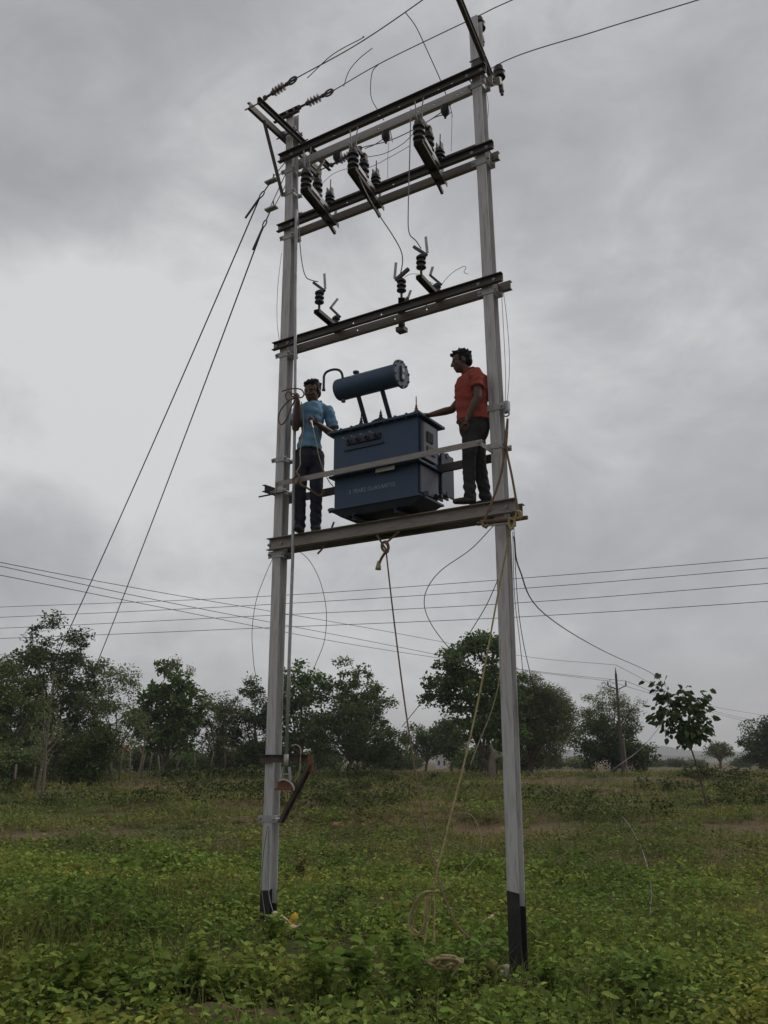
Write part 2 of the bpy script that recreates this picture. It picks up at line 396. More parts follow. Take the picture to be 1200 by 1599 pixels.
def build_ground():
    rad = np.concatenate([np.linspace(0.6, 5, 10, endpoint=False), np.geomspace(5, 110, 260), np.geomspace(125, 9000, 40)])
    # fine fan in front, coarse behind
    ang = np.concatenate([np.linspace(-40, 40, 401)[:-1], np.linspace(40, 320, 71)[:-1]]) * math.pi / 180
    A, Rr = np.meshgrid(ang, rad); X = Rr * np.sin(A); Y = Rr * np.cos(A)
    far = np.clip((Rr - 110) / 200, 0, 1)
    Z = g(X, Y) * (1 - far) + far * 0.4
    v = np.stack([X, Y, Z], -1).reshape(-1, 3); na = len(ang); nr = len(rad)
    i, j = np.meshgrid(np.arange(nr - 1), np.arange(na), indexing='ij')
    f = np.stack([i * na + j, i * na + (j + 1) % na, (i + 1) * na + (j + 1) % na, (i + 1) * na + j], -1).reshape(-1, 4)[:, ::-1]
    v = np.concatenate([v, [[0, 0, 0.05]]]); c = len(v) - 1
    jj = np.arange(na); tri = np.stack([np.full(na, c), (jj + 1) % na, jj], -1)
    o = np_mesh('ground', v, [f, tri], ['ground_soil']); o.data.polygons.foreach_set('use_smooth', [True] * len(o.data.polygons))
    tag(o, kind='structure')
build_ground()

# ------------------------------------------------------------------ far hills
def build_hill(name, pts, depth, thick, m):
    """ridge line given as (px, py) at a depth, as a real mound with two slopes"""
    n = 160; xs = np.linspace(pts[0][0], pts[-1][0], n); ys = np.interp(xs, [p[0] for p in pts], [p[1] for p in pts])
    rs = np.random.RandomState(int(depth)); ys = ys + 1.2 * np.interp(np.arange(n), np.arange(0, n + 6, 4), rs.randn((n + 9) // 4 + 1)[:len(np.arange(0, n + 6, 4))])
    top = np.array([tuple(aw(a, b, depth)) for a, b in zip(xs, ys)])
    rows = []
    for k, (dy, hz) in enumerate(((-1, 0), (-.6, .35), (-.3, .75), (0, 1), (.4, .6), (1, 0))):
        r = top.copy(); r[:, 1] += dy * thick; base = -0.5; r[:, 2] = base + (top[:, 2] - base) * hz + (rs.rand(n) - .5) * 1.5 * (hz > 0.1) * (hz < 1); rows.append(r)
    v = np.concatenate(rows); m_ = len(rows)
    i, j = np.meshgrid(np.arange(m_ - 1), np.arange(n - 1), indexing='ij')
    f = np.stack([i * n + j, i * n + j + 1, (i + 1) * n + j + 1, (i + 1) * n + j], -1).reshape(-1, 4)
    o = np_mesh(name, v, [f], [m]); o.data.polygons.foreach_set('use_smooth', [True] * len(o.data.polygons)); tag(o, kind='structure')
mat('hill_green', (0.045, 0.058, 0.032), 0.95, col2=(0.075, 0.070, 0.048), c2amt=0.5, scale=0.012, bump=0.5, bscale=0.06)
build_hill('hill', [(-500, 1180), (-200, 1172), (100, 1178), (380, 1182), (560, 1178), (640, 1172), (760, 1168), (900, 1172), (1000, 1166), (1030, 1163), (1080, 1172), (1200, 1176), (1500, 1180), (1900, 1182)], 2400, 250, 'hill_green')
build_hill('hill', [(400, 1186), (700, 1182), (880, 1180), (960, 1178), (1100, 1179), (1240, 1175), (1500, 1180)], 1300, 120, 'hill_green')

# ------------------------------------------------------------------ the double pole structure
POLE = 0.116
mat('soil_bare', (0.17, 0.11, 0.07), 0.95, col2=(0.10, 0.072, 0.045), scale=7, bump=.9, bscale=25)
HW, HD = .052, .060
H_PROF = [(-HW, -HD), (HW, -HD), (HW, -HD + .008), (.004, -HD + .012), (.004, HD - .012), (HW, HD - .008), (HW, HD), (-HW, HD), (-HW, HD - .008), (-.004, HD - .012), (-.004, -HD + .012), (-HW, -HD + .008)]
def h_loft(b, path, grow=0.0, prof=H_PROF):
    n = len(prof); vs = []; fs = []
    for (u, y, z) in path:
        for a, c in prof: vs.append(Vector((u + a * (1 + grow), y + c * (1 + grow), z)))
    for i in range(len(path) - 1):
        for k in range(n): fs.append((i * n + k, i * n + (k + 1) % n, (i + 1) * n + (k + 1) % n, (i + 1) * n + k))
    fs += [tuple(range(n))[::-1], tuple(range((len(path) - 1) * n, len(path) * n))]
    b.add(vs, fs)
UL = lambda z: -1.247 - 0.03 * max(0, (z - 7.9) / 1.3)
UR = lambda z: float(np.interp(z, [0, 3.55, 7.28, 9.4], [1.278, 1.287, 1.230, 1.188]))
ZTL, ZTR = 9.27, 9.36
def clamp(t, uf, z, h=0.055, dir=1, m='galv'):
    """flat steel strap round the pole with bolted ears"""
    u = uf(z); b = MB(); w = HW; D = HD; th = .008
    b.box((u, -D - th / 2 - .001, z), (2 * w + .1, th, h)); b.box((u, D + th / 2 + .001, z), (2 * w + .1, th, h))
    b.box((u - w - th / 2 - .001, 0, z), (th, 2 * D, h * .96)); b.box((u + w + th / 2 + .001, 0, z), (th, 2 * D, h * .96))
    o = b.build('clamp_band', m, t, bevel=.002)
    bb = MB()
    for s in (-1, 1):
        bb.tube([(u + s * (w + .03), -D - .035, z), (u + s * (w + .03), D + .035, z)], .008, 6)
        for e_ in (-1, 1): bb.lathe((u + s * (w + .03), e_ * (D + .010), z), (0, e_, 0), [(0, .016), (.014, .016)], 6)
    bb.build('clamp_bolt', m, o)
    return o
def build_pole(name, label, uf, ztop, zb, zpaint, clamps):
    t = thing(name, label, 'pole', (uf(zb), 0, zb))
    zs = sorted(set([zpaint - .12, 1.8, 3.55, 5.4, 7.28, 7.9, ztop])); b = MB(); h_loft(b, [(uf(z), 0, z) for z in zs]); b.build('shaft', 'pole_paint', t, bevel=.002)
    b = MB(); h_loft(b, [(uf(zb - .35), 0, zb - .35), (uf(zpaint), 0, zpaint - .0005)], 0.02); rj = random.Random(int(zpaint * 100))
    for v in b.v[len(H_PROF):]: v.z += rj.uniform(-.02, .008)
    b.build('painted_base', 'black_paint', t)
    for c in clamps: clamp(t, uf, *c)
    return t
tL = build_pole('steel_pole', 'grey steel pole at the left, guy wires tied near its top', UL, ZTL, gz(*fr(-1.247, 0, 0).xy), 0.53, [(4.80, .05), (4.44, .05), (3.76, .075), (8.11, .05), (1.167, .065), (6.03, .06), (7.52, .06), (8.42, .06), (8.98, .05)])
tR = build_pole('steel_pole', 'grey steel pole at the right, beside the man in the red shirt', UR, ZTR, gz(*fr(1.25, 0, 0).xy), 0.70, [(4.84, .06), (4.465, .055), (3.745, .06), (6.05, .06), (7.53, .075), (8.47, .06)])
for uf_, zb_ in ((UL, 0), (UR, 0)):
    q = fr(uf_(0), 0, 0); rs_m = np.random.RandomState(int(100 * abs(q.x))); n_ = 28; k_m = np.arange(n_); vv = []
    for rr, hz in ((.30, -.05), (.20, .0), (.11, .022), (.02, .03)):
        for k in range(n_):
            a_ = 2 * math.pi * k / n_; r2 = rr * (1 + .22 * math.sin(3 * a_ + q.x) + .10 * rs_m.randn() * (rr > .1)); x_, y_ = q.x + math.cos(a_) * r2, q.y + math.sin(a_) * r2; vv.append((x_, y_, gz(x_, y_) + hz + .015 * rs_m.randn()))
    o_m = np_mesh('soil_mound', np.array(vv), [np.concatenate([np.stack([i * n_ + k_m, i * n_ + (k_m + 1) % n_, (i + 1) * n_ + (k_m + 1) % n_, (i + 1) * n_ + k_m], 1) for i in range(3)])], ['soil_bare']); tag(o_m, kind='structure')
# extra eye plate for the rope on the right pole
b = MB(); b.box((UR(4.84) + .105, -.02, 4.845), (.06, .05, .09)); b.tube([Vector((UR(4.84) + .12 + .028 * math.cos(a), -.05, 4.76 + .028 * math.sin(a))) for a in np.linspace(0, 2 * math.pi, 17)], .007, 6); b.build('eye_bolt', 'galv', tR)

def channel(t, u0, u1, y, z, h, fl, out, m, holes=(), name='channel'):
    """channel along u: web at y, flanges pointing out (+1 away, -1 to the camera); z is the top"""
    b = MB(); tk = .007; zc = z - h / 2
    b.box(((u0 + u1) / 2, y + out * fl / 2, z - tk / 2), (u1 - u0, fl, tk)); b.box(((u0 + u1) / 2, y + out * fl / 2, z - h + tk / 2), (u1 - u0, fl, tk))
    hs = sorted(holes); cur = u0; hh = .018
    for x in hs:
        b.box(((cur + x - hh / 2) / 2, y + out * tk / 2, zc), (x - hh / 2 - cur, tk, h - 2 * tk))
        s_ = (h - 2 * tk - hh) / 2
        for sg in (-1, 1): b.box((x, y + out * tk / 2, zc + sg * (hh / 2 + s_ / 2)), (hh, tk, s_))
        cur = x + hh / 2
    b.box(((cur + u1) / 2, y + out * tk / 2, zc), (u1 - cur, tk, h - 2 * tk))
    return b.build(name, m, t)
def bolt(t, p, d, l=.03, r=.014, m='galv'):
    b = MB(); b.lathe(p, d, [(0, r), (.012, r), (.012, r * .55), (l, r * .55)], 6); return b.build('bolt', m, t)
def beam(label, zf, h, fl, u0, u1, mf, mb, hf=(), hb=(), ub0=None, ub1=None, gap=.074, name='crossarm_beam', zb=None):
    t = thing(name, label, 'beam', (0, 0, zf))
    channel(t, u0, u1, -gap, zf, h, fl, -1, mf, hf, 'front_channel'); channel(t, ub0 or u0, ub1 or u1, gap, zb or zf, h, fl, 1, mb, hb, 'rear_channel')
    for uf in (UL, UR):
        for s in (-1, 1):
            u = uf(zf) + s * .082
            b = MB(); b.tube([(u, -gap - .03, zf - h / 2), (u, gap + .03, zf - h / 2)], .008, 6); b.lathe((u, -gap - .007, zf - h / 2), (0, -1, 0), [(0, .017), (.014, .017)], 6); b.build('bolt', 'galv', t)
    return t
beam('top crossarm of two steel channels with rows of bolt holes', 8.635, .105, .05, -1.37, 1.34, 'steel_dark', 'steel_pale', (-.93, -.58, .03, .29, .78, .94), (-.62, -.5, -.1, .42, .55, .62, .9, .96), -1.32, 1.32, gap=.095, zb=8.665)
beam('steel crossarm carrying the three black switch insulator sets', 7.69, .09, .045, -1.37, 1.38, 'steel_dark', 'steel_rust', (-.4, .2), (.3,), -1.33, 1.36)
beam('steel crossarm carrying the three drop out fuse bases', 6.185, .09, .045, -1.37, 1.42, 'steel_dark', 'steel_rust', (-.3, .05), (-.35, .12, .5), -1.33, 1.43)
beam('heavy steel platform beam under the transformer and both men', 3.925, .125, .06, -1.33, 1.47, 'rail_steel', 'steel_dark', (), (), -1.30, 1.45, name='platform_beam')

# handrails
t = thing('guard_rail', 'pale steel angle rail across the front of the transformer', 'railing', (0, -.15, 4.5))
b = MB(); p0 = at(430, 753, -.36); p1 = at(752, 685, -.36)
p0.z = p1.z = (p0.z + p1.z) / 2
b.prism(l_prof(.055, .006), p0, p1, -UZ, UY); b.build('rail', 'rail_steel', t)
b = MB(); q = Vector((UR(4.5) - .02, -.09, p1.z - .03)); b.bar(p1 + Vector((-.02, .006, -.03)), q, .006, .045); b.build('stay', 'rail_steel', t); bolt(t, p1 + Vector((-.03, .0, -.025)), (0, -1, 0))
b = MB(); b.bar(p0 + Vector((.03, .006, -.03)), Vector((UL(4.5) - .02, -.09, p0.z - .03)), .006, .045); b.build('stay', 'rail_steel', t); bolt(t, p0 + Vector((.03, .0, -.025)), (0, -1, 0))
t = thing('guard_rail', 'dark steel channel rail passing behind the transformer', 'railing', (0, .15, 4.45))
b = MB(); b.prism(c_prof(.075, .04, .006), (-1.33, .12, 4.40), (1.22, .12, 4.43), UY, UZ); b.build('rail', 'steel_dark', t)
for uf in (UL, UR): bolt(t, (uf(4.42), .118, 4.415), (0, -1, 0), m='steel_dark')
t = thing('side_bracket', 'short dark channel clamped across the left pole below the rail', 'bracket', (-1.25, 0, 4.40))
a0 = Vector((-1.342, -.17, 4.47)); a1 = Vector((-1.342 + .03, .20, 4.47)); b = MB(); b.prism(c_prof(.075, .04, .006), a0, a1, -UX, UZ); b.build('channel', 'steel_dark', t)
b = MB(); b.tube([(-1.48, -.10, 4.41), (-1.10, -.10, 4.41)], .009, 6); b.build('stud', 'steel_dark', t)

# crossarms along the away direction, at the pole tops
def line_arm(label, uf, z, y0, y1, brace):
    u = uf(z); t = thing('pole_top_crossarm', label, 'crossarm', (u, 0, z))
    for s in (-1, 1):
        b = MB(); b.prism(c_prof(.08, .04, .006), (u + s * .056, y0, z), (u + s * .056, y1, z), UX * s, UZ); b.build('channel', 'steel_dark', t)
    for yy in (y0 + .04, y1 - .04, -.1, .1):
        b = MB(); b.tube([(u - .16, yy, z), (u + .16, yy, z)], .008, 6); b.build('tie_bolt', 'steel_dark', t)
    for (p, q) in brace:
        b = MB(); b.prism(l_prof(.045, .005), p, q, UX, UY); b.build('brace', 'steel_dark', t)
    return t
lL = line_arm('twin channel line arm at the top of the left pole', UL, 8.90, -.72, .68, [((-1.345, -.47, 8.86), (-1.345, -.09, 8.10)), ((-1.14, .45, 8.86), (-1.16, .09, 8.20))])
t = thing('pole_top_crossarm', 'slanting channel line arm crossing the top of the right pole', 'crossarm', (UR(8.75), 0, 8.75))
b = MB(); b.prism(c_prof(.085, .045, .006), (1.475, -1.30, 8.75), (1.222, .30, 8.75), UX, UZ); b.build('channel', 'steel_dark', t)
b = MB(); b.box((UR(8.75) + .04, -.05, 8.70), (.12, .10, .09)); b.build('clamp_block', 'steel_dark', t, bevel=.006)
b = MB(); b.tube([(UR(8.75) - .05, -.09, 8.76), (1.33, -.09, 8.76)], .009, 6); b.build('tie_bolt', 'steel_dark', t)
# pole top plate on the left pole
t = thing('pole_top_bracket', 'short flat channel bracket on top of the left pole', 'bracket', (UL(9.2), 0, 9.2))
b = MB(); b.prism(c_prof(.075, .04, .006), (UL(9.2) - .22, -.065, 9.21), (UL(9.2) + .16, -.065, 9.21), -UY, UZ); b.build('channel', 'steel_dark', t); bolt(t, (UL(9.2), -.094, 9.21), (0, -1, 0)); bolt(t, (UL(9.2) + .1, -.094, 9.21), (0, -1, 0))

# pin insulators on the right pole
def pin_ins(label, p, lean):
    t = thing('pin_insulator', label, 'insulator', p); d = Vector(lean).normalized(); p = Vector(p)
    b = MB(); b.lathe(p, d, [(-.23, .018), (-.02, .018), (0, .026)], 8); b.lathe(p - d * .19, d, [(0, .028), (.10, .028)], 6); b.build('pin', 'steel_dark', t)
    b = MB(); b.lathe(p, d, [(0, .03), (.005, .062), (.05, .066), (.055, .05), (.07, .068), (.12, .062), (.135, .045), (.15, .048), (.165, .035), (.17, .0)], 16); b.build('porcelain', 'black_polymer', t, smooth=True)
    b = MB(); b.ball(p + d * .175, (.022, .022, .014), 8, 6); b.build('tie', 'conductor', t)
    return t, p + d * .185
pa = au(750, 46, 1.30); pa = at(750, 46, .12)
_, W2 = pin_ins('black pin insulator on the tip of the right pole', pa, (-.12, .0, 1))
pb = at(781, 122, .42)
_, W3 = pin_ins('black pin insulator on a bent arm right of the pole top', pb, (-.08, 0, 1))
t = thing('insulator_bracket', 'pale flat arm holding the right hand pin insulator', 'bracket', pb)
b = MB(); b.bar((UR(8.73) + .10, .26, 8.72), pb + Vector((-.01, .0, -.04)), .06, .075); b.build('plate', 'steel_pale', t, bevel=.004)
t = thing('insulator_bracket', 'dark clip holding the pin insulator on the right pole tip', 'bracket', pa)
b = MB(); b.bar((UR(9.3) + .02, .06, pa.z - .10), pa + Vector((0, .0, -.10)), .03, .05); b.build('plate', 'steel_dark', t)

# strain insulators and line wires
def strain(label, p, q):
    p = Vector(p); q = Vector(q); d = (q - p); ln = d.length; d.normalize(); t = thing('strain_insulator', label, 'insulator', p)
    b = MB(); b.tube([p, p + d * ln * .28], .014, 8); b.ball(p + d * ln * .02, .03, 8, 6); b.ball(p + d * ln * .25, .028, 8, 6); b.build('shackle', 'steel_dark', t)
    b = MB(); prof = [(0, .016)]
    for k in range(4):
        c = ln * (.30 + .09 * k) - ln * .28
        prof += [(c, .016), (c + .004, .050), (c + .010, .050), (c + .022, .016)]
    prof += [(ln * .4, .016)]; b.lathe(p + d * ln * .28, d, prof, 14); b.build('sheds', 'insulator_grey', t, smooth=True)
    b = MB(); c = p + d * ln * .86; x = d.cross(UZ).normalized(); z = x.cross(d)
    b.tube([p + d * ln * .66, p + d * ln * .76], .022, 8)
    b.tube([c + (d * math.cos(a) * .06 + z * math.sin(a) * .04) for a in np.linspace(0, 2 * math.pi, 15)], .011, 6); b.tube([p + d * ln * .76, q], .012, 6); b.build('clevis', 'steel_dark', t)
    return q
A1 = Vector((UL(8.9) + .13, -.68, 8.93)); A2 = Vector((UL(9.2) + .16, -.09, 9.22)); A3 = Vector((UL(8.9) + .13, .62, 8.88))
B1 = strain('strain insulator on the near end of the left line arm', A1, A1 + Vector((.46, .0, .06)))
B2 = strain('strain insulator on the top bracket of the left pole', A2, A2 + Vector((.50, .02, .03)))
B3 = strain('strain insulator on the far end of the left line arm', A3, A3 + Vector((.48, -.02, .05)))
def line(label, a, mids, r=.0065): return wire('line_wire', label, [a] + mids, r, 'conductor', 'wire', 6, True, 10)
line('line wire from the near end of the left line arm', B1, [at(560, 68, -.70), at(660, 0, -.72), at(760, -75, -.74), at(860, -165, -.76)])
line('line wire over the right pole tip insulator', B2, [at(592, 100, 0), at(690, 52, .05), W2 + Vector((0, 0, .005)), at(800, 0, .1), at(1000, -85, .1)], .006)
line('line wire over the bent arm insulator at the upper right', B3, [at(620, 215, .58), at(690, 175, .5), W3 + Vector((0, 0, .005)), at(930, 49, .45), at(1090, 0, .45), at(1300, -66, .45)], .006)
def jump(label, pts, r=.004, m='wire_dark'): return wire('jumper_wire', label, [at(*p) for p in pts], r, m, 'wire', 5, True, 8)
jump('twisted spare tail along the nearest line wire', [(480, 122, -.7), (520, 85, -.70), (565, 60, -.70), (567, 57, -.7)], .005)
jump('loose wire tail sticking up from the second line wire', [(537, 135, -.02), (545, 112, 0), (560, 93, 0), (582, 75, 0)], .005)
jump('jumper looping down from the line wire splice to the top crossarm', [(592, 100, 0), (582, 112, 0), (579, 135, 0), (581, 155, 0), (592, 175, 0), (600, 188, .05)], .005)
jump('jumper hanging from the nearest line wire to the top crossarm', [(634, 20, -.7), (650, 42, -.5), (668, 80, -.3), (686, 120, -.1), (697, 148, 0)], .005)

# ------------------------------------------------------------------ air break switch sets
def sheds(b, p, d, h, r, n, core=.55, seg=12):
    prof = [(0, r * core)]
    for k in range(n):
        c = h * (k + .12) / n; s = h / n
        prof += [(c, r * core), (c + s * .18, r), (c + s * .5, r * .97), (c + s * .72, r * core)]
    prof += [(h, r * core)]; b.lathe(p, d, prof, seg)
def ab_switch(label, u):
    z = 7.597; t = thing('switch_set', label, 'switch', (u, 0, z), 'air break switch sets on the crossarm')
    U_ = lambda y: u + .06 - (y + .60) / .74 * .12
    p0, p1 = Vector((U_(-.60), -.60, z)), Vector((U_(.14), .14, z)); d = (p1 - p0).normalized(); x = d.cross(UZ).normalized()
    b = MB(); b.prism(c_prof(.10, .05, .007), p0, p1, -UZ, x); b.build('base_channel', 'steel_dark', t)
    b = MB(); b.bar(p1 - d * .10 - x * .03 - UZ * .03, p1 + d * .06 - x * .03 - UZ * .06, .03, .04); b.build('end_lug', 'steel_dark', t)
    b = MB(); b.box(Vector((U_(-.1), -.1, z - .035)), (.07, .10, .06)); b.build('bearing_block', 'steel_dark', t, bevel=.008)
    for k, (yy, h, r, du, zb_) in enumerate(((-.55, .20, .062, -.01, z), (-.34, .22, .058, .02, z), (-.11, .085, .055, .06, 7.692))):
        c = Vector((U_(yy) + du, yy, zb_)); b = MB(); b.lathe(c, (0, 0, 1), [(0, .036), (.02, .036), (.025, .024), (.03, .024)], 10)
        sheds(b, c + UZ * .028, (0, 0, 1), h, r, 3 if k < 2 else 2, .6); i_ = b.build('post_insulator', 'black_polymer', t, smooth=True)
        b = MB(); zt = zb_ + .028 + h; c = Vector((c.x, c.y, zt))
        b.box(c + UZ * .014, (.07, .07, .028)); b.box(c + Vector((-.024, 0, .055)), (.010, .06, .07)); b.box(c + Vector((.024, 0, .055)), (.010, .06, .07)); b.build('contact_jaw', 'steel_dark', i_, bevel=.003)
        if k == 2:
            b = MB(); b.tube(spline([c + UZ * .02, c + Vector((.005, 0, .10)), c + Vector((.015, -.01, .19))], 5), .006, 6); b.build('spike', 'steel_dark', t)
    A_ = Vector((U_(-.55), -.55, z + .30)); B_ = Vector((U_(-.34) + .02, -.34, z + .31))
    b = MB(); b.bar(A_, B_, .03, .04); b.build('blade', 'steel_dark', t); b = MB(); b.ball(B_ + Vector((.02, -.02, .01)), (.02, .02, .018), 8, 6); b.build('blade_tip', 'brass', t)
    for s in (-1, 1):
        b = MB(); b.tube(spline([A_ + Vector((s * .03, 0, -.02)), A_ + Vector((s * .035, -.01, .09)), A_ + Vector((s * .05 + .01, -.02, .20))], 6), .006, 6); b.build('arcing_horn', 'conductor', t)
    b = MB(); q0 = Vector((U_(-.55) + .06, -.55, z + .02)); q1 = Vector((U_(-.12) + .06, -.12, z + .03)); b.bar(q0, q1, .008, .045); b.build('link_strap', 'galv', t)
for lab, u in (('black switch insulator set nearest the left pole', -.655), ('black switch insulator set in the middle of the crossarm', -.045), ('black switch insulator set nearest the right pole', .745)):
    ab_switch(lab, u)
t = thing('switch_shaft', 'thin dark rotating pipe behind the switch insulator sets', 'pipe', (0, .1, 7.85))
p0 = at(470, 327, .16); p1 = at(668, 247, .16); p1 = at(765, 213, .16); p0.z = p1.z = 7.93
b = MB(); b.tube([p0, p1], .016, 8); b.build('pipe', 'steel_dark', t)
b = MB(); b.lathe(p0 - UX * .05, UX, [(0, .03), (.07, .035), (.071, .018), (.10, .018)], 8); b.build('end_fork', 'steel_dark', t)
for u in (-.7, -.1, .69):
    b = MB(); b.bar((u, .16, 7.93), (u, .12, 7.72), .012, .03); b.build('crank_lever', 'steel_dark', t)

# ------------------------------------------------------------------ drop out fuse bases
def fuse(label, p0, p1, ins, kind):
    p0 = Vector(p0); p1 = Vector(p1); d = (p1 - p0).normalized(); x = d.cross(UZ).normalized(); ln = (p1 - p0).length
    t = thing('fuse_base', label, 'fuse base', (p0 + p1) / 2, 'drop out fuse bases on the crossarm')
    b = MB(); b.prism(c_prof(.07, .04, .006), p0, p1, -UZ, x); b.build('base_channel', 'steel_dark', t)
    q = p0 + d * .05
    b = MB(); b.tube([q, q + UZ * .09], .013, 8); sheds(b, q + UZ * .085, (0, 0, 1), .155, .05, 3); i_ = b.build('post_insulator', 'black_polymer', t, smooth=True)
    top = q + UZ * .245; s = -1 if kind == 1 else 1
    b = MB(); b.bar(top + x * .06 * s + UZ * -.02, top + x * (-.075) * s + UZ * .11, .03, .035, up=(0, 1, 0)); b.build('top_clamp', 'steel_dark', i_)
    b = MB(); b.bar(top + x * .07 * s, top + x * .055 * s + UZ * .185, .028, .008, up=tuple(d)); b.build('contact_blade', 'galv', i_)
    q2 = p0 + d * (ln * .63)
    b = MB(); sheds(b, q2 + UZ * .0, (0, 0, 1), .11, .045, 2); b.lathe(q2 - UZ * .09, (0, 0, 1), [(0, .02), (.03, .03), (.09, .03)], 8); i2 = b.build('post_insulator', 'black_polymer', t, smooth=True)
    a = q2 + UZ * .12; m1 = a + x * (-.07) * s + UZ * .11
    b = MB(); b.bar(a + x * .05 * s - UZ * .03, m1, .025, .03, up=(0, 1, 0)); b.build('lower_clamp', 'steel_dark', i2)
    b = MB(); b.bar(m1, m1 + (x * .09 * s if kind == 0 else x * .03) + UZ * .09, .028, .008, up=(0, 1, 0)); b.build('contact_blade', 'galv', i2)
    b = MB(); b.box(p1 - d * .08 - UZ * .06, (.10, .09, .05)); b.build('end_clamp', 'steel_dark', t)
fuse('drop out fuse base nearest the left pole', (-.545, -.40, 6.225), (-.60, .23, 6.225), None, 0)
fuse('drop out fuse base turned the other way, in the middle', (.33, -.14, 6.225), (-.01, .43, 6.225), None, 1)
fuse('drop out fuse base nearest the right pole', (.695, -.42, 6.225), (.65, .23, 6.225), None, 2)

# small insulators hanging under the top crossarm
for lab, px, py in (('small black insulator under the top crossarm near the right pole', 695, 152), ('small black insulator under the top crossarm in the middle', 603, 200), ('small black insulator under the top crossarm near the left pole', 527, 234)):
    p = at(px, py, .105); p.z = 8.528; t = thing('hanging_insulator', lab, 'insulator', p)
    b = MB(); b.lathe(p, (0, 0, -1), [(0, .048), (.06, .05), (.085, .044), (.12, .022), (.125, .014), (.15, .012)], 12); b.build('body', 'black_polymer', t, smooth=True)
    b = MB(); b.tube([p + Vector((.06, 0, -.01)), p + Vector((.075, 0, -.09)), p + Vector((.085, 0, -.17))], .004, 5); b.tube([p + Vector((0, 0, -.14)), p + Vector((.08, 0, -.10))], .004, 5); b.build('lead', 'wire_dark', t)
jump('thin lead dropping from the right hanging insulator to the switch crossarm', [(706, 178, .1), (706, 200, .1), (705, 236, .1)], .003, 'conductor')
jump('thin lead dropping from the middle hanging insulator to the switch crossarm', [(607, 222, .1), (606, 250, .1), (606, 278, .1)], .003, 'conductor')
jump('jumper from the right hanging insulator to the right switch set', [(697, 178, .1), (680, 183, 0), (664, 192, -.3), (661, 195, -.42)], .005)
jump('slack jumper between the middle and right switch sets', [(568, 246, -.25), (600, 240, 0), (630, 224, .0), (652, 202, -.2), (668, 190, -.2)], .004)
jump('slack jumper between the left and middle switch sets', [(500, 290, -.2), (520, 272, 0), (545, 263, 0), (575, 262, .0), (610, 245, 0), (640, 228, 0)], .003)
jump('jumper from the middle hanging insulator to the far strain insulator', [(602, 215, .1), (585, 226, .2), (570, 232, .3)], .005)
jump('pale wire from the middle switch set down to the middle fuse base', [(545, 226, -.45), (556, 262, -.50), (572, 300, -.5), (592, 335, -.45), (612, 365, -.35), (626, 390, -.25), (629, 408, -.2), (626, 427, -.16)], .006, 'conductor')
jump('pale wire from the right switch set down to the right fuse base', [(642, 170, -.45), (640, 250, -.5), (638, 320, -.5), (639, 362, -.48), (650, 376, -.44), (658, 388, -.42)], .006, 'conductor')
jump('pale wire beside the left pole down to the left fuse base', [(464, 245, -.3), (465, 310, -.35), (468, 370, -.4), (472, 410, -.4), (478, 432, -.4), (488, 438, -.4), (497, 440, -.4)], .006, 'conductor')
jump('thin loose wire curling up behind the fuse crossarm', [(660, 482, .0), (672, 470, .0), (700, 432, .05), (722, 417, .05), (728, 418, .05), (725, 425, .05), (731, 428, .05)], .0028)
jump('thin loose wire across the right fuse base', [(632, 433, -.2), (642, 428, -.25), (656, 429, -.3), (665, 436, -.3), (684, 448, -.1), (690, 455, 0)], .0028)

# ------------------------------------------------------------------ transformer
TU0, TU1, TY0, TY1 = -.405, .565, -.25, .15
TZ0, TZC, TZL = 4.04, 4.395, 4.86
T = thing('transformer', 'dark blue distribution transformer with a drum on top, standing on the platform', 'transformer', ((TU0 + TU1) / 2, -.05, 3.925))
def tbox(name, u0, u1, y0, y1, z0, z1, m='tank_blue', parent=None, bev=.006):
    b = MB(); b.box(((u0 + u1) / 2, (y0 + y1) / 2, (z0 + z1) / 2), (u1 - u0, y1 - y0, z1 - z0)); return b.build(name, m, parent or T, bevel=bev)
low = tbox('lower_tank', TU0 + .01, TU1 - .01, TY0 + .01, TY1 - .01, TZ0 + .03, TZC - .012)
up_ = tbox('upper_tank', TU0, TU1, TY0, TY1, TZC + .012, TZL - .014)
tbox('curb_flange', TU0 - .035, TU1 + .035, TY0 - .035, TY1 + .035, TZC - .012, TZC + .012)
lid = tbox('lid', TU0 - .05, TU1 + .05, TY0 - .05, TY1 + .06, TZL - .014, TZL + .012, bev=.004)
for k in range(9):
    u = TU0 - .02 + k * (TU1 - TU0 + .04) / 8
    b = MB(); b.lathe((u, TY0 - .03, TZL + .012), (0, 0, 1), [(0, .014), (.014, .014)], 6); b.lathe((u, TY0 - .03, TZL - .014), (0, 0, -1), [(0, .012), (.014, .012)], 6); b.build('lid_bolt', 'tank_dark', lid)
b = MB(); zz_ = TZ0 + .03
b.box(((TU0 + TU1) / 2, (TY0 + TY1) / 2, zz_ - .01), (TU1 - TU0 + .07, TY1 - TY0 + .07, .02)); b.build('bottom_flange', 'tank_blue', T)
b = MB(); c_ = Vector(((TU0 + TU1) / 2, (TY0 + TY1) / 2, 0)); hw, hd = (TU1 - TU0) / 2 + .02, (TY1 - TY0) / 2 + .02
vs = [(c_.x + i * hw, c_.y + j * hd, zz_ - .02) for i, j in ((-1, -1), (1, -1), (1, 1), (-1, 1))] + [(c_.x + i * hw * .8, c_.y + j * hd * .8, 3.985) for i, j in ((-1, -1), (1, -1), (1, 1), (-1, 1))]
b.add(vs, [(0, 1, 5, 4), (1, 2, 6, 5), (2, 3, 7, 6), (3, 0, 4, 7), (0, 3, 2, 1), (4, 5, 6, 7)]); b.build('skid_pan', 'tank_dark', T)
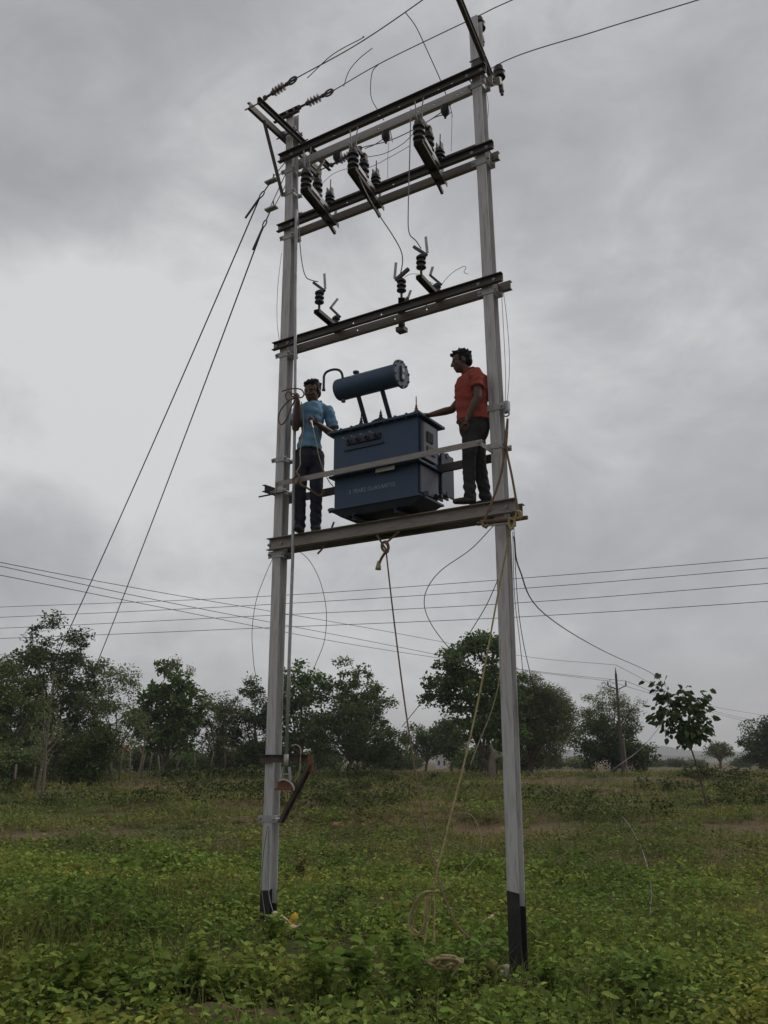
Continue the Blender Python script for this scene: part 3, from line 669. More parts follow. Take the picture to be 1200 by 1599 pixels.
for u in (TU0 + .25, TU1 - .25):
    b = MB(); b.prism(c_prof(.06, .04, .006), (u, TY0 - .02, 3.955), (u, TY1 + .03, 3.955), UX, UZ); b.build('skid_channel', 'tank_dark', T)
for u in (TU0 - .02, TU1 + .02):
    b = MB(); s = -1 if u < 0 else 1; b.box((u + s * .035, TY0 + .05, zz_ + .01), (.05, .012, .05)); b.build('pulling_lug', 'tank_dark', T)
# low voltage studs on the front
lv = tbox('stud_board', TU0 + .16, TU0 + .56, TY0 - .02, TY0 + .002, 4.70, 4.765, 'tank_dark')
for k in range(4):
    u = TU0 + .20 + k * .105
    b = MB(); b.lathe((u, TY0 - .02, 4.735), (0, -1, 0.05), [(0, .028), (.012, .028), (.02, .016), (.045, .014), (.046, .008)], 10); so = b.build('low_voltage_stud', 'tank_dark', T, smooth=True); b = MB(); b.lathe((u, TY0 - .066, 4.738), (-.25, -1, .05), [(0, .008), (.055, .007)], 6); b.build('stud_tip', 'galv', so)
b = MB(); b.box((TU0 + .365, TY0 - .008, 4.655), (.46, .016, .02)); b.build('drip_strip', 'tank_dark', T)
tbox('name_plate', .12, .33, TY0 - .045, TY0 - .034, 4.345, 4.382, 'white_plate', None, .001)
# end face: cable box frame with an open window
tbox('cable_box', TU1, TU1 + .035, -.20, .06, 4.44, 4.80, 'tank_side', None, .004)
tbox('box_window', TU1 + .0352, TU1 + .045, -.14, -.03, 4.62, 4.72, 'dark_open', None, 0)
tbox('box_window', TU1 + .0352, TU1 + .045, -.14, .02, 4.50, 4.575, 'tank_dark', None, 0)
tbox('valve_plate', TU1 - .008, TU1 + .012, -.22, .12, 4.10, 4.37, 'tank_side_dark', None, .004)
# radiator fins at the back right
for k in range(7):
    u = TU1 - .36 + k * .062
    b = MB(); b.box((u, TY1 + .15, 4.40), (.022, .26, .44)); b.build('radiator_fin', 'tank_dark', T, bevel=.008)
for zz2 in (4.60, 4.20):
    b = MB(); b.tube([(TU1 - .38, TY1 + .14, zz2), (TU1 + .03, TY1 + .14, zz2)], .03, 10); b.build('radiator_header', 'tank_dark', T, smooth=True)
b = MB(); b.lathe((TU1 + .012, .06, 4.12), (1, 0, 0), [(0, .03), (.03, .03), (.035, .018), (.07, .02)], 8); b.build('drain_valve', 'tank_dark', T, smooth=True)
# bushings on the lid
def bushing(u, y, h, stud):
    b = MB(); z = TZL + .012
    b.lathe((u, y, z), (0, 0, 1), [(0, .062), (.012, .066), (.018, .078), (.030, .078), (.036, .05), (.048, .045), (.055, .026)], 16); o = b.build('bushing', 'black_polymer', T, smooth=True)
    b = MB(); b.lathe((u, y, z + .05), (0, 0, 1), [(0, .022), (.02, .024), (.024, .015), (.045, .018), (.05, .011), (.075, .012), (.08, .006), (h, .005)], 12); b.build('bushing_stud', stud, o, smooth=True)
bushing(-.13, -.17, .13, 'tank_dark'); bushing(.12, -.20, .10, 'black_polymer'); bushing(.50, -.16, .17, 'brass')
# conservator drum
cy = -.27; cz = 5.31; cu0, cu1, cr = -.33, .385, .112
b = MB(); b.lathe((cu0 - .02, cy, cz), (1, 0, 0), [(0, cr * .80), (.008, cr * .95), (.02, cr), (cu1 - cu0 + .02, cr)], 36); drum = b.build('conservator_drum', 'tank_blue', T, smooth=True)
b = MB(); b.lathe((cu1, cy, cz), (1, 0, 0), [(0, cr + .032), (.012, cr + .032)], 32); b.lathe((cu1 + .012, cy, cz), (1, 0, 0), [(0, cr + .030), (.010, cr + .030)], 32); fl = b.build('end_flange', 'drum_flange', drum, smooth=True)
for k in range(10):
    a = 2 * math.pi * k / 10 + .3
    b = MB(); b.lathe((cu1 + .022, cy + math.cos(a) * (cr + .016), cz + math.sin(a) * (cr + .016)), (1, 0, 0), [(0, .010), (.012, .010)], 6); b.build('flange_bolt', 'tank_dark', drum)
b = MB(); b.box((cu1 + .03, cy - .005, cz), (.016, .06, .155)); gl = b.build('oil_gauge', 'tank_dark', drum, bevel=.008)
b = MB(); b.box((cu1 + .040, cy - .005, cz + .034), (.006, .034, .045)); b.box((cu1 + .040, cy - .005, cz - .034), (.006, .034, .045)); b.build('gauge_glass', 'white_plate', drum)
b = MB(); b.lathe((-.13, cy, cz + cr - .005), (0, 0, 1), [(0, .02), (.03, .02), (.031, .032), (.05, .032), (.055, .02)], 12); b.build('filler_cap', 'tank_dark', drum, smooth=True)
b = MB(); b.lathe((cu0 + .05, cy, cz - cr + .005), (0, 0, -1), [(0, .018), (.02, .018), (.021, .024), (.035, .02)], 10); b.build('drain_plug', 'brass', drum, smooth=True)
b = MB(); pz = cz + cr - .01
b.tube(spline([(cu0 + .06, cy - .03, pz), (cu0 + .06, cy - .05, pz + .05), (cu0 + .035, cy - .065, pz + .085), (cu0 - .02, cy - .08, pz + .10), (cu0 - .085, cy - .10, pz + .085), (cu0 - .115, cy - .11, pz + .045), (cu0 - .118, cy - .11, pz - .02), (cu0 - .118, cy - .11, pz - .10)], 5), .013, 10)
b.lathe((cu0 - .118, cy - .11, pz - .10), (0, 0, -1), [(0, .013), (.002, .019), (.02, .019)], 10); b.build('breather_pipe', 'tank_dark', drum, smooth='all')
for u in (-.115, .165):
    b = MB(); b.prism(l_prof(.05, .006), (u, -.10, TZL + .01), (u - .02, cy + .01, cz - cr + .01), UX, UY); b.build('drum_support', 'tank_dark', T)
# painted lettering
DG = bpy.context.evaluated_depsgraph_get
def text_mesh(txt, size):
    c = bpy.data.curves.new('txt', 'FONT'); c.body = txt; c.size = size; c.align_x = 'CENTER'; c.align_y = 'CENTER'; c.resolution_u = 3; c.offset = .0012
    o = bpy.data.objects.new('txt', c); COL.objects.link(o); bpy.context.view_layer.update()
    me = bpy.data.meshes.new_from_object(o.evaluated_get(DG())); bpy.data.objects.remove(o); bpy.data.curves.remove(c); return me
def lettering(txt, size, fn, parent):
    me = text_mesh(txt, size); o_ = Vector(T['org']); bm = bmesh.new(); bm.from_mesh(me); bmesh.ops.triangulate(bm, faces=bm.faces); bmesh.ops.subdivide_edges(bm, edges=[e_ for e_ in bm.edges if e_.calc_length() > .03], cuts=1); bm.to_mesh(me); bm.free()
    for v in me.vertices: v.co = Vector(fn(v.co.x, v.co.y)) - o_
    me.materials.clear(); me.materials.append(MATS['letter_paint']); ob = bpy.data.objects.new('lettering', me); COL.objects.link(ob); ob.parent = parent; return ob
lettering('5 YEARS GUARANTEE', .058, lambda x, y: (.045 + x * .95, TY0 + .01 - .0025, 4.215 + y), low)
def on_drum(x, y):
    a = R_(38) + y / cr; return (.0 + x, cy - math.cos(a) * (cr + .002), cz + math.sin(a) * (cr + .002))
lettering('MARCH 2024', .052, on_drum, drum)

# ------------------------------------------------------------------ operating pipe and handle on the left pole
t = thing('operating_pipe', 'long galvanised operating pipe running down beside the left pole', 'pipe', (-.93, -.2, 1.66))
b = MB(); b.tube([at(463, 328, -.2), at(461, 620, -.2), at(457.5, 870, -.2), at(452, 1030, -.2), at(447.5, 1180, -.2)], .017, 10); b.build('pipe', 'galv', t, smooth='all')
b = MB(); b.tube([at(447.5, 1178, -.2), at(447, 1196, -.2)], .023, 10); b.build('sleeve', 'steel_pale', t, smooth='all')
t = thing('handle_bracket', 'rusty channel and diagonal strut bolted to the left pole near eye level', 'bracket', (-1.1, -.1, 1.73))
b = MB(); z = 1.72; b.prism(c_prof(.075, .045, .006), (-1.35, -.069, z), (-.70, -.069, z), -UY, UZ); b.build('channel', 'bracket_rust', t)
b = MB(); b.prism(c_prof(.065, .035, .006), (-.72, -.11, z - .05), (-1.06, -.11, 1.14), UX, -UY); b.build('strut', 'bracket_rust', t)
b = MB(); b.bar((-.705, -.12, z + .03), (-.70, -.12, z - .12), .06, .008, up=(0, 1, 0)); b.build('end_plate', 'handle_rust', t)
t = thing('switch_operator', 'rusty orange operating handle hanging in a galvanised fork', 'handle', (-.95, -.2, 1.5))
hc = at(447, 1215, -.2)
b = MB()
for s in (-1, 1): b.bar(hc + Vector((s * .035, 0, .10)), hc + Vector((s * .055, 0, -.03)), .012, .03, up=(0, 1, 0))
b.box(hc + Vector((0, 0, .035)), (.08, .01, .012)); b.build('fork', 'galv', t)
b = MB(); b.tube(spline([hc + Vector((-.06, -.03, -.03)), hc + Vector((0, -.04, -.015)), hc + Vector((.06, -.03, -.03)), hc + Vector((.10, -.02, -.07)), hc + Vector((.108, -.02, -.11))], 6), .011, 8); b.build('guide_bow', 'galv', t, smooth='all')
b = MB(); b.bar(hc + Vector((-.10, -.02, -.10)), hc + Vector((.11, -.02, -.09)), .05, .022); b.bar(hc + Vector((-.10, 0, -.055)), hc + Vector((.10, 0, -.055)), .008, .07); b.build('grip', 'handle_rust', t, bevel=.004)
b = MB(); b.tube(spline([hc + Vector((.03, -.03, -.09)), hc + Vector((.03, -.03, -.17)), hc + Vector((.045, -.03, -.20)), hc + Vector((.06, -.03, -.17)), hc + Vector((.055, -.03, -.11))], 6), .006, 6); b.build('chain_loop', 'rope_yellow', t)

# ------------------------------------------------------------------ guy wires
def guy(label, pc, a_pole, mid, end_px, end_py):
    an = gp(end_px, end_py); an_f = Vector(((an - MID).dot(FU), (an - MID).dot(FV), an.z))
    pc = Vector(pc); t = thing('guy_wire', label, 'guy wire', pc); d = (Vector(mid) - pc).normalized()
    b = MB(); b.box(pc, (.16, .07, .022), ((UX).normalized(), UY, UZ)); b.build('stay_plate', 'galv', t, bevel=.003)
    for s in (-1, 1):
        b = MB(); b.tube([pc + UX * s * .035, Vector(a_pole) + Vector((0, s * .04, 0))], .006, 6); b.build('stay_rod', 'galv', t)
    b = MB(); b.tube([pc + UX * .03 + UZ * .09, pc + UX * .03 - UZ * .03], .007, 6); b.build('stay_thread', 'steel_dark', t)
    c = pc + d * .19
    b = MB(); x = d.cross(UY).normalized(); b.tube([c + (d * math.cos(a) * .045 + x * math.sin(a) * .025) for a in np.linspace(0, 2 * math.pi, 15)], .008, 6); b.tube([pc, c - d * .04], .008, 6); b.build('eye', 'steel_dark', t)
    s0 = c + d * .04
    L_ = [s0.lerp(an_f, k) for k in np.linspace(0, 1, 26)]
    for k, p in enumerate(L_): f_ = k / 25; p.z -= .55 * 4 * f_ * (1 - f_) * .5
    b = MB(); b.tube(L_, .0085, 6); b.build('strand', 'wire_dark', t, smooth='all')
    b = MB(); b.tube([s0, s0 + d * .3], .014, 6); b.build('grip', 'steel_dark', t)
gp1 = at(424, 283, -.10); gp2 = at(424, 326, -.10)
guy('guy wire from the upper stay plate, farther left of the two', gp1, (UL(8.45), -.07, 8.52), at(405, 310, -.10), -40, 1290)
guy('guy wire from the lower stay plate, nearer the left pole', gp2, (UL(8.4), -.07, 8.35), at(411, 355, -.10), 52, 1275)

# ------------------------------------------------------------------ people
def remesh(b, voxel, smooth_it=4, name='m', fac=.5):
    me = b.mesh(name); o = bpy.data.objects.new(name, me); COL.objects.link(o)
    r = o.modifiers.new('r', 'REMESH'); r.mode = 'VOXEL'; r.voxel_size = voxel; r.use_smooth_shade = True
    s = o.modifiers.new('s', 'SMOOTH'); s.iterations = smooth_it; s.factor = fac
    bpy.context.view_layer.update()
    m2 = bpy.data.meshes.new_from_object(o.evaluated_get(DG())); bpy.data.objects.remove(o); m2.name = name; return m2
def pobj(name, me, m, parent):
    me.materials.clear(); me.materials.append(MATS[m]); o = bpy.data.objects.new(name, me); COL.objects.link(o); o.parent = parent
    me.polygons.foreach_set('use_smooth', [True] * len(me.polygons)); return o
def hand(b, wrist, d, palm_n, curl, s=1.0, thumb_side=1):
    """palm and five fingers: d along the hand, palm_n out of the palm"""
    d = Vector(d).normalized(); n = Vector(palm_n); n = (n - d * n.dot(d)).normalized(); x = d.cross(n)
    w = Vector(wrist)
    b.tube([w - d * .02, w + d * .03, w + d * .085 * s], [(.026 * s, .02 * s), (.038 * s, .018 * s), (.042 * s, .016 * s)], 12)
    for k, (off, ln) in enumerate(((-.032, .060), (-.011, .074), (.011, .078), (.032, .068))):
        p = w + d * .078 * s + x * off * s; a = curl * (0.9 + .08 * k); pts = [p - d * .015]; dd = d.copy(); q = p
        for j, f in enumerate((.45, .32, .23)):
            dd = (dd * math.cos(a) + n * math.sin(a)).normalized(); q = q + dd * ln * f * s; pts.append(q.copy())
        b.limb(pts, [.0095 * s, .0095 * s, .0088 * s, .0075 * s], 8)
    p = w + d * .03 * s + x * thumb_side * .034 * s; t1 = (d * .65 + x * thumb_side * .6 + n * .45).normalized(); t2 = (d * .85 + x * thumb_side * .1 + n * .5).normalized()
    b.limb([p, p + t1 * .04 * s, p + t1 * .04 * s + t2 * .03 * s], [.012 * s, .0105 * s, .009 * s], 8)
def head(b, c, fwd, s=1.0, down=0.0):
    """cranium, jaw, nose, brow, ears; returns the head's matrix"""
    f = Vector(fwd).normalized(); z = UZ.copy(); x = f.cross(z).normalized()
    q = Quaternion(x, -down); f = q @ f; z = q @ z
    M = Matrix((x, f, z)).transposed(); c = Vector(c)
    P = lambda a, b_, d_: c + M @ Vector((a * s, b_ * s, d_ * s))
    b.ball(P(0, -.010, .028), (.074 * s, .094 * s, .088 * s), 18, 12, M)
    b.ball(P(0, .022, -.030), (.062 * s, .066 * s, .082 * s), 16, 10, M)
    b.ball(P(0, .052, -.082), (.032 * s, .030 * s, .026 * s), 12, 8, M)
    b.ball(P(0, .072, .026), (.046 * s, .016 * s, .012 * s), 12, 8, M)
    b.limb([P(0, .082, .020), P(0, .100, -.014), P(0, .104, -.026)], [.008 * s, .012 * s, .013 * s], 8)
    for k in (-1, 1):
        b.ball(P(k * .013, .090, -.028), (.010 * s, .010 * s, .008 * s), 8, 6, M)
        b.ball(P(k * .040, .062, -.018), (.020 * s, .018 * s, .016 * s), 10, 8, M)
        b.ball(P(k * .076, -.010, -.006), (.010 * s, .020 * s, .032 * s), 8, 8, M)
    b.ball(P(0, .080, -.052), (.024 * s, .013 * s, .007 * s), 10, 6, M); b.ball(P(0, .078, -.064), (.021 * s, .013 * s, .008 * s), 10, 6, M)
    return P, M
def hair(P, M, s, seed, fringe):
    rs = random.Random(seed); b = MB()
    b.ball(P(0, -.026, .046), (.080 * s, .092 * s, .084 * s), 18, 12, M)
    b.ball(P(0, -.055, -.005), (.066 * s, .058 * s, .060 * s), 14, 10, M)
    for k in range(95):
        th = rs.uniform(0, 2 * math.pi); ph = math.asin(rs.uniform(.18, 1.0))
        n = Vector((math.cos(ph) * math.cos(th), math.cos(ph) * math.sin(th), math.sin(ph)))
        if n.y > .45 and n.z < .5: continue
        p0 = P(n.x * .076, -.024 + n.y * .088, .046 + n.z * .080); lean = Vector((rs.uniform(-.4, .4), rs.uniform(-.2, .6), rs.uniform(-.1, .3)))
        dd = (M @ (n + lean)).normalized(); l = rs.uniform(.004, .020) * s
        b.limb([p0, p0 + dd * l * .6, p0 + dd * l], [.012 * s, .010 * s, .007 * s], 6)
    for k in range(22):      # fringe and sides
        a = rs.uniform(-1, 1); p0 = P(a * .058, .046 + .018 * (1 - a * a), .086 + rs.uniform(-.012, .018)); dd = M @ Vector((a * .3 + fringe, .8, rs.uniform(.0, .5))).normalized(); l = rs.uniform(.015, .032) * s
        b.limb([p0, p0 + dd * l * .6, p0 + dd * l], [.011 * s, .009 * s, .005 * s], 6)
    for k in (-1, 1):
        b.ball(P(k * .068, .010, .020), (.012 * s, .022 * s, .034 * s), 8, 8, M)
    return b
def eyes(P, M, s, parent):
    for k in (-1, 1):
        b = MB(); b.ball(P(k * .030, .070, .004), (.012 * s, .010 * s, .008 * s), 10, 8, M); o = pobj('eye', b.mesh('eye'), 'eye_white', parent)
        b = MB(); b.ball(P(k * .030, .078, .004), (.006 * s, .004 * s, .006 * s), 8, 6, M); pobj('iris', b.mesh('iris'), 'eye_dark', o)
def foot(b, ank, d, s=1.0, ln=.17):
    a = Vector(ank); d = Vector(d).normalized()
    b.limb([a + Vector((0, 0, .02)) - d * .02, Vector((a.x, a.y, .045)) - d * .03, Vector((a.x, a.y, .035)) + d * .06, Vector((a.x, a.y, .028)) + d * ln], [.042 * s, .042 * s, (.042 * s, .034 * s), (.036 * s, .026 * s)], 10)

def person(label, base, rot, J, mats, seed):
    t = bpy.data.objects.new('person', None); COL.objects.link(t); t.location = fr(*base); t.rotation_euler = (0, 0, FROT + rot); t.empty_display_size = .1
    tag(t, label, 'person')
    s = J.get('scale', 1.0)
    b = MB()
    hs = s * J.get('hs', 1.0); P, M = head(b, J['head'], J['look'], hs, J.get('down', .1))
    V_ = Vector
    b.limb([J['neck0'], V_(J['head']) + V_((0, 0, -.05 * s))], [.056 * s, .052 * s])
    # trunk
    tr = J['trunk']; b.tube([p for p, r in tr], [(r[0] * .93, r[1] * .93) for p, r in tr], 16)
    b.limb([J['rsh'], J['lsh']], [.042 * s, .042 * s])
    for sd_ in ('r', 'l'):
        sh, el, wr = (V_(J[sd_ + k]) for k in ('sh', 'el', 'wr'))
        b.limb([sh, sh.lerp(el, .35), sh.lerp(el, .8), el, el.lerp(wr, .3), el.lerp(wr, .75), wr], [.043 * s, .045 * s, .041 * s, .040 * s, .041 * s, .032 * s, .026 * s], 12)
        hand(b, wr, J[sd_ + 'hd'], J[sd_ + 'hn'], J[sd_ + 'curl'], s * .95, J[sd_ + 'th'])
        hp, kn, an = (V_(J[sd_ + k]) for k in ('hip', 'kn', 'an'))
        b.limb([hp, hp.lerp(kn, .4), kn, kn.lerp(an, .3), an], [.082 * s, .072 * s, .050 * s, .050 * s, .036 * s], 12)
        foot(b, an, J[sd_ + 'ft'], s * .9, .12)
    body = pobj('body', remesh(b, .0062, 3, 'body'), 'skin', t)
    pobj('hair', remesh(hair(P, M, hs, seed, J.get('fringe', 0)), .005, 5, 'hair'), 'hair', t)
    eyes(P, M, hs, body)
    # shirt
    b = MB(); b.tube([p for p, r in tr if p[2] > J['hem'] - .001], [(r[0] + .012, r[1] + .012) for p, r in tr if p[2] > J['hem'] - .001], 20)
    for sd_ in ('r', 'l'):
        sh, el = V_(J[sd_ + 'sh']), V_(J[sd_ + 'el']); e2 = sh.lerp(el, J.get('sleeve', .72))
        b.tube([sh.lerp(el, -.18), sh, sh.lerp(el, .35), e2], [.045 * s, .061 * s, .062 * s, .064 * s], 14)
        b.ball(sh, .061 * s, 12, 8)
    b.limb([J['rsh'], V_(J['neck0']) + V_((0, 0, -.02)), J['lsh']], [.058 * s, .07 * s, .058 * s])
    hm = [(p, r) for p, r in tr if p[2] > J['hem'] - .001][0]; b.tube([(hm[0][0], hm[0][1], hm[0][2] - .012), (hm[0][0], hm[0][1], hm[0][2] + .13)], [(hm[1][0] + .026, hm[1][1] + .026), (hm[1][0] + .008, hm[1][1] + .008)], 20)
    me = remesh(b, .008, 4, 'shirt')
    rs = np.random.RandomState(seed); co = np.empty(len(me.vertices) * 3, np.float32); no = np.empty(len(me.vertices) * 3, np.float32)
    me.vertices.foreach_get('co', co); me.vertex_normals.foreach_get('vector', no); co = co.reshape(-1, 3); no = no.reshape(-1, 3)
    w = (np.sin(co[:, 2] * 52 + co[:, 0] * 26 + seed) * np.sin(co[:, 0] * 21 - co[:, 2] * 11 + co[:, 1] * 19) * .0055 + np.sin(co[:, 2] * 95 - co[:, 0] * 60 + 1.3 * seed) * np.sin(co[:, 0] * 33 + co[:, 1] * 40) * .0025)
    co += no * w[:, None]; me.vertices.foreach_set('co', co.ravel()); me.update()
    sh_o = pobj('shirt', me, mats[0], t)
    b = MB(); n0 = V_(J['neck0']); nd = (V_(J['head']) - n0).normalized(); cp = []
    for k in range(15):
        a = 2 * math.pi * k / 14; fx = V_(J['look']).normalized(); sx = fx.cross(UZ).normalized()
        cp.append(n0 + sx * math.sin(a) * .070 * s + fx * (math.cos(a) * .070 * s - .002) + UZ * (.030 - .045 * max(0, math.cos(a))) * s)
    b.tube(cp, [(.018 * s, .010 * s)] * 15, 8); pobj('collar', remesh(b, .006, 2, 'collar'), mats[1], sh_o)
    for sd_ in ('r', 'l'):
        sh, el = V_(J[sd_ + 'sh']), V_(J[sd_ + 'el']); e2 = sh.lerp(el, J.get('sleeve', .72)); b = MB(); b.tube([e2 + (sh - el).normalized() * .02, e2 + (el - sh).normalized() * .004], [.0665 * s, .0670 * s], 18); pobj('cuff', b.mesh('cuff'), mats[1], sh_o)
    # trousers
    b = MB(); lo = [(p, r) for p, r in tr if p[2] < J['hem'] + .08]; p0_, r0_ = lo[0]; lo = [((p0_[0], p0_[1], p0_[2] - .12), (r0_[0] * .55, r0_[1] * .6)), ((p0_[0], p0_[1], p0_[2] - .06), (r0_[0] * .88, r0_[1] * .86))] + lo
    b.tube([p for p, r in lo], [(r[0] + .004, r[1] + .004) for p, r in lo], 18)
    for sd_ in ('r', 'l'):
        hp, kn, an = (V_(J[sd_ + k]) for k in ('hip', 'kn', 'an'))
        b.limb([hp, hp.lerp(kn, .4), kn, kn.lerp(an, .4), an.lerp(kn, .0) + UZ * .015], [.090 * s, .083 * s, .067 * s, .063 * s, .058 * s], 14)
    me = remesh(b, .008, 3, 'trousers'); co = np.empty(len(me.vertices) * 3, np.float32); no = co.copy(); me.vertices.foreach_get('co', co); me.vertex_normals.foreach_get('vector', no); co = co.reshape(-1, 3); no = no.reshape(-1, 3)
    low_ = np.clip((.42 - co[:, 2]) / .35, 0, 1) + .3
    co += no * (np.sin(co[:, 2] * 70 + co[:, 0] * 30 + seed) * np.sin(co[:, 0] * 25 + co[:, 1] * 31 + co[:, 2] * 17) * .007 * low_)[:, None]; me.vertices.foreach_set('co', co.ravel()); me.update()
    tro = pobj('trousers', me, mats[2], t)
    for sd_ in ('r', 'l'):
        b = MB(); foot(b, J[sd_ + 'an'], J[sd_ + 'ft'], s * 1.05, .135); me = remesh(b, .006, 2, 'shoe')
        co = np.empty(len(me.vertices) * 3, np.float32); me.vertices.foreach_get('co', co); co = co.reshape(-1, 3); co[:, 2] = np.maximum(co[:, 2], .002); me.vertices.foreach_set('co', co.ravel()); me.update()
        pobj('shoe', me, mats[3], t)
    return t
ZP = 3.927
manL = person('man in light blue shirt and dark trousers, holding rope beside the left pole', (-.855, -.06, ZP), R_(36), dict(
    scale=1.0, hs=1.08, head=(.020, -.035, 1.545), look=(-.42, -.85, 0), down=.28, neck0=(.045, -.005, 1.415), fringe=-.5,
    trunk=[((.0, 0, .80), (.150, .105)), ((.0, 0, .90), (.152, .108)), ((.012, 0, 1.02), (.136, .098)), ((.025, -.005, 1.15), (.150, .100)), ((.036, -.005, 1.28), (.174, .100)), ((.045, 0, 1.37), (.150, .085)), ((.045, 0, 1.43), (.072, .062))],
    rsh=(-.125, -.005, 1.350), rel=(-.145, -.10, 1.095), rwr=(-.125, -.235, 1.355), rhd=(-.15, -.1, 1), rhn=(-.5, .6, -.1), rcurl=1.05, rth=1,
    lsh=(.198, -.005, 1.345), lel=(.262, -.03, 1.060), lwr=(.095, -.20, 1.115), lhd=(-.9, -.35, .2), lhn=(-.1, .5, .85), lcurl=.75, lth=-1,
    rhip=(-.075, 0, .84), rkn=(-.085, -.035, .46), ran=(-.075, .0, .075), rft=(-.25, -1, 0),
    lhip=(.075, 0, .84), lkn=(.085, -.03, .46), lan=(.085, .0, .075), lft=(.2, -1, 0), hem=.87, sleeve=.70),
    ('shirt_blue', 'shirt_blue_trim', 'trouser_navy', 'shoe'), 3)
manR = person('man in red shirt seen from the side, one hand on the transformer lid', (1.03, -.06, ZP), R_(27), dict(
    scale=.95, hs=1.02, head=(-.075, .0, 1.440), look=(-1, -.12, 0), down=.20, neck0=(.0, .0, 1.315), fringe=0,
    trunk=[((.03, 0, .74), (.118, .140)), ((.03, 0, .83), (.120, .145)), ((.015, 0, .94), (.122, .138)), ((.012, 0, 1.06), (.122, .146)), ((.022, 0, 1.18), (.118, .158)), ((.03, 0, 1.26), (.092, .140)), ((.018, 0, 1.325), (.062, .066))],
    lsh=(.065, -.165, 1.235), lel=(.065, -.205, .985), lwr=(-.035, -.20, .785), lhd=(-.3, .0, -1), lhn=(-.2, .9, .1), lcurl=.35, lth=-1,
    rsh=(-.005, .165, 1.225), rel=(-.175, .185, 1.03), rwr=(-.385, .12, .955), rhd=(-1, -.1, .0), rhn=(0, 0, -1), rcurl=.16, rth=-1,
    lhip=(.0, -.07, .78), lkn=(-.03, -.075, .42), lan=(-.03, -.06, .075), lft=(-1, -.15, 0),
    rhip=(.05, .07, .78), rkn=(.07, .065, .42), ran=(.115, .04, .075), rft=(-1, .25, 0), hem=.80, sleeve=.58),
    ('shirt_red', 'shirt_red_trim', 'trouser_black', 'shoe'), 8)

# ------------------------------------------------------------------ ropes and loose wires
def rope(name, label, pts, r, m, cat='rope', sub=8): return wire(name, label, [at(*p) for p in pts], r, m, cat, 8, True, sub)
t = thing('hanging_rope', 'brown rope knotted under the platform beam, hanging down to the field', 'rope', at(600, 838, -.1))
def rp(b, pts, r, sub=8): b.tube(spline([at(*p) for p in pts], sub), r, 8)
b = MB(); rp(b, [(589, 836, -.13), (598, 850, -.13), (603, 858, -.13)], .010); rp(b, [(624, 830, -.13), (611, 841, -.13), (602, 849, -.13)], .010); b.build('sling', 'rope_brown', t, smooth='all')
b = MB(); rp(b, [(600, 846, -.14), (606, 852, -.16), (605, 862, -.15), (598, 858, -.13), (597, 849, -.12), (604, 846, -.13), (607, 856, -.15), (601, 864, -.15), (596, 872, -.14), (593, 879, -.14)], .013); b.build('knot', 'rope_brown', t, smooth='all')
b = MB(); p = at(592, 876, -.14); b.lathe(p, (-.1, 0, -1), [(0, .014), (.02, .018), (.06, .026), (.085, .028)], 12); b.build('tassel', 'rope_pale', t, smooth='all')
b = MB(); rp(b, [(603, 858, -.14), (611, 930, -.16), (622, 1020, -.2), (634, 1110, -.25), (648, 1200, -.3), (665, 1290, -.4), (678, 1350, -.5), (694, 1400, -.6), (712, 1440, -.7), (733, 1465, -.8)], .0075, 10); b.build('fall', 'rope_brown', t, smooth='all')
rope('rope_tail', 'short rope tail with a knotted end below the beam', [(522, 815, .0), (512, 840, .0), (504, 856, -.02), (497, 864, -.02), (499, 862, -.03)], .010, 'rope_brown')
t = thing('yellow_rope', 'yellow rope from the right pole down to a coil and heap in the weeds', 'rope', at(800, 815, -.2))
b = MB(); rp(b, [(803, 806, -.25), (797, 830, -.22), (787, 880, -.18), (772, 960, -.2), (752, 1070, -.3), (728, 1180, -.45), (705, 1270, -.6), (688, 1340, -.7), (676, 1388, -.75)], .0075, 10); b.build('fall', 'rope_yellow', t, smooth='all')
b = MB()
for k, (dx, dy, yy) in enumerate(((0, 0, -.76), (4, 2, -.74), (-3, 3, -.78))):
    rp(b, [(676 + dx, 1392, yy), (662 + dx, 1393 + dy, yy), (650 + dx, 1412, yy), (642 + dx, 1432 + dy, yy), (643 + dx, 1448 + dy, yy), (655 + dx, 1457 + dy, yy), (664 + dx, 1447, yy), (667 + dx, 1420 + dy, yy), (668 + dx, 1400, yy)], .0065, 8)
rp(b, [(674, 1390, -.75), (679, 1410, -.75), (678, 1450, -.77), (679, 1480, -.8)], .0065); rp(b, [(668, 1440, -.77), (664, 1470, -.8), (661, 1495, -.84), (665, 1508, -.86)], .0065)
b.build('coil', 'rope_yellow', t, smooth='all')
def heap_y(px, py, lift):
    for k in range(120):
        y = -.6 - k * .01; p = at(px, py, y); w_ = fr(*p)
        if p.z > gz(w_.x, w_.y) + lift: return y
    return -1.2
HY = heap_y(690, 1506, .36)
b = MB(); rs = random.Random(5); hp = [(661, 1500, HY)]
for k in range(46):
    a = k * .85 + rs.uniform(-.3, .3); hp.append((690 + math.cos(a) * rs.uniform(12, 30) + k * .2, 1506 + math.sin(a) * rs.uniform(4, 11) - rs.uniform(0, 5), HY + rs.uniform(-.05, .05)))
hp += [(722, 1498, HY), (712, 1515, HY), (706, 1524, HY)]
rp(b, hp, .009, 5); b.build('heap', 'rope_yellow', t, smooth='all')
b = MB(); rp(b, [(712, 1500, -.88), (735, 1492, -.9), (760, 1474, -.9), (775, 1465, -.9)], .004); b.build('loose_end', 'rope_pale', t, smooth='all')
b = MB(); rp(b, [(706, 1270, -.58), (735, 1272, -.5), (750, 1300, -.5), (748, 1330, -.5), (720, 1365, -.6), (690, 1392, -.72)], .003); b.build('loose_end', 'rope_pale', t, smooth='all')
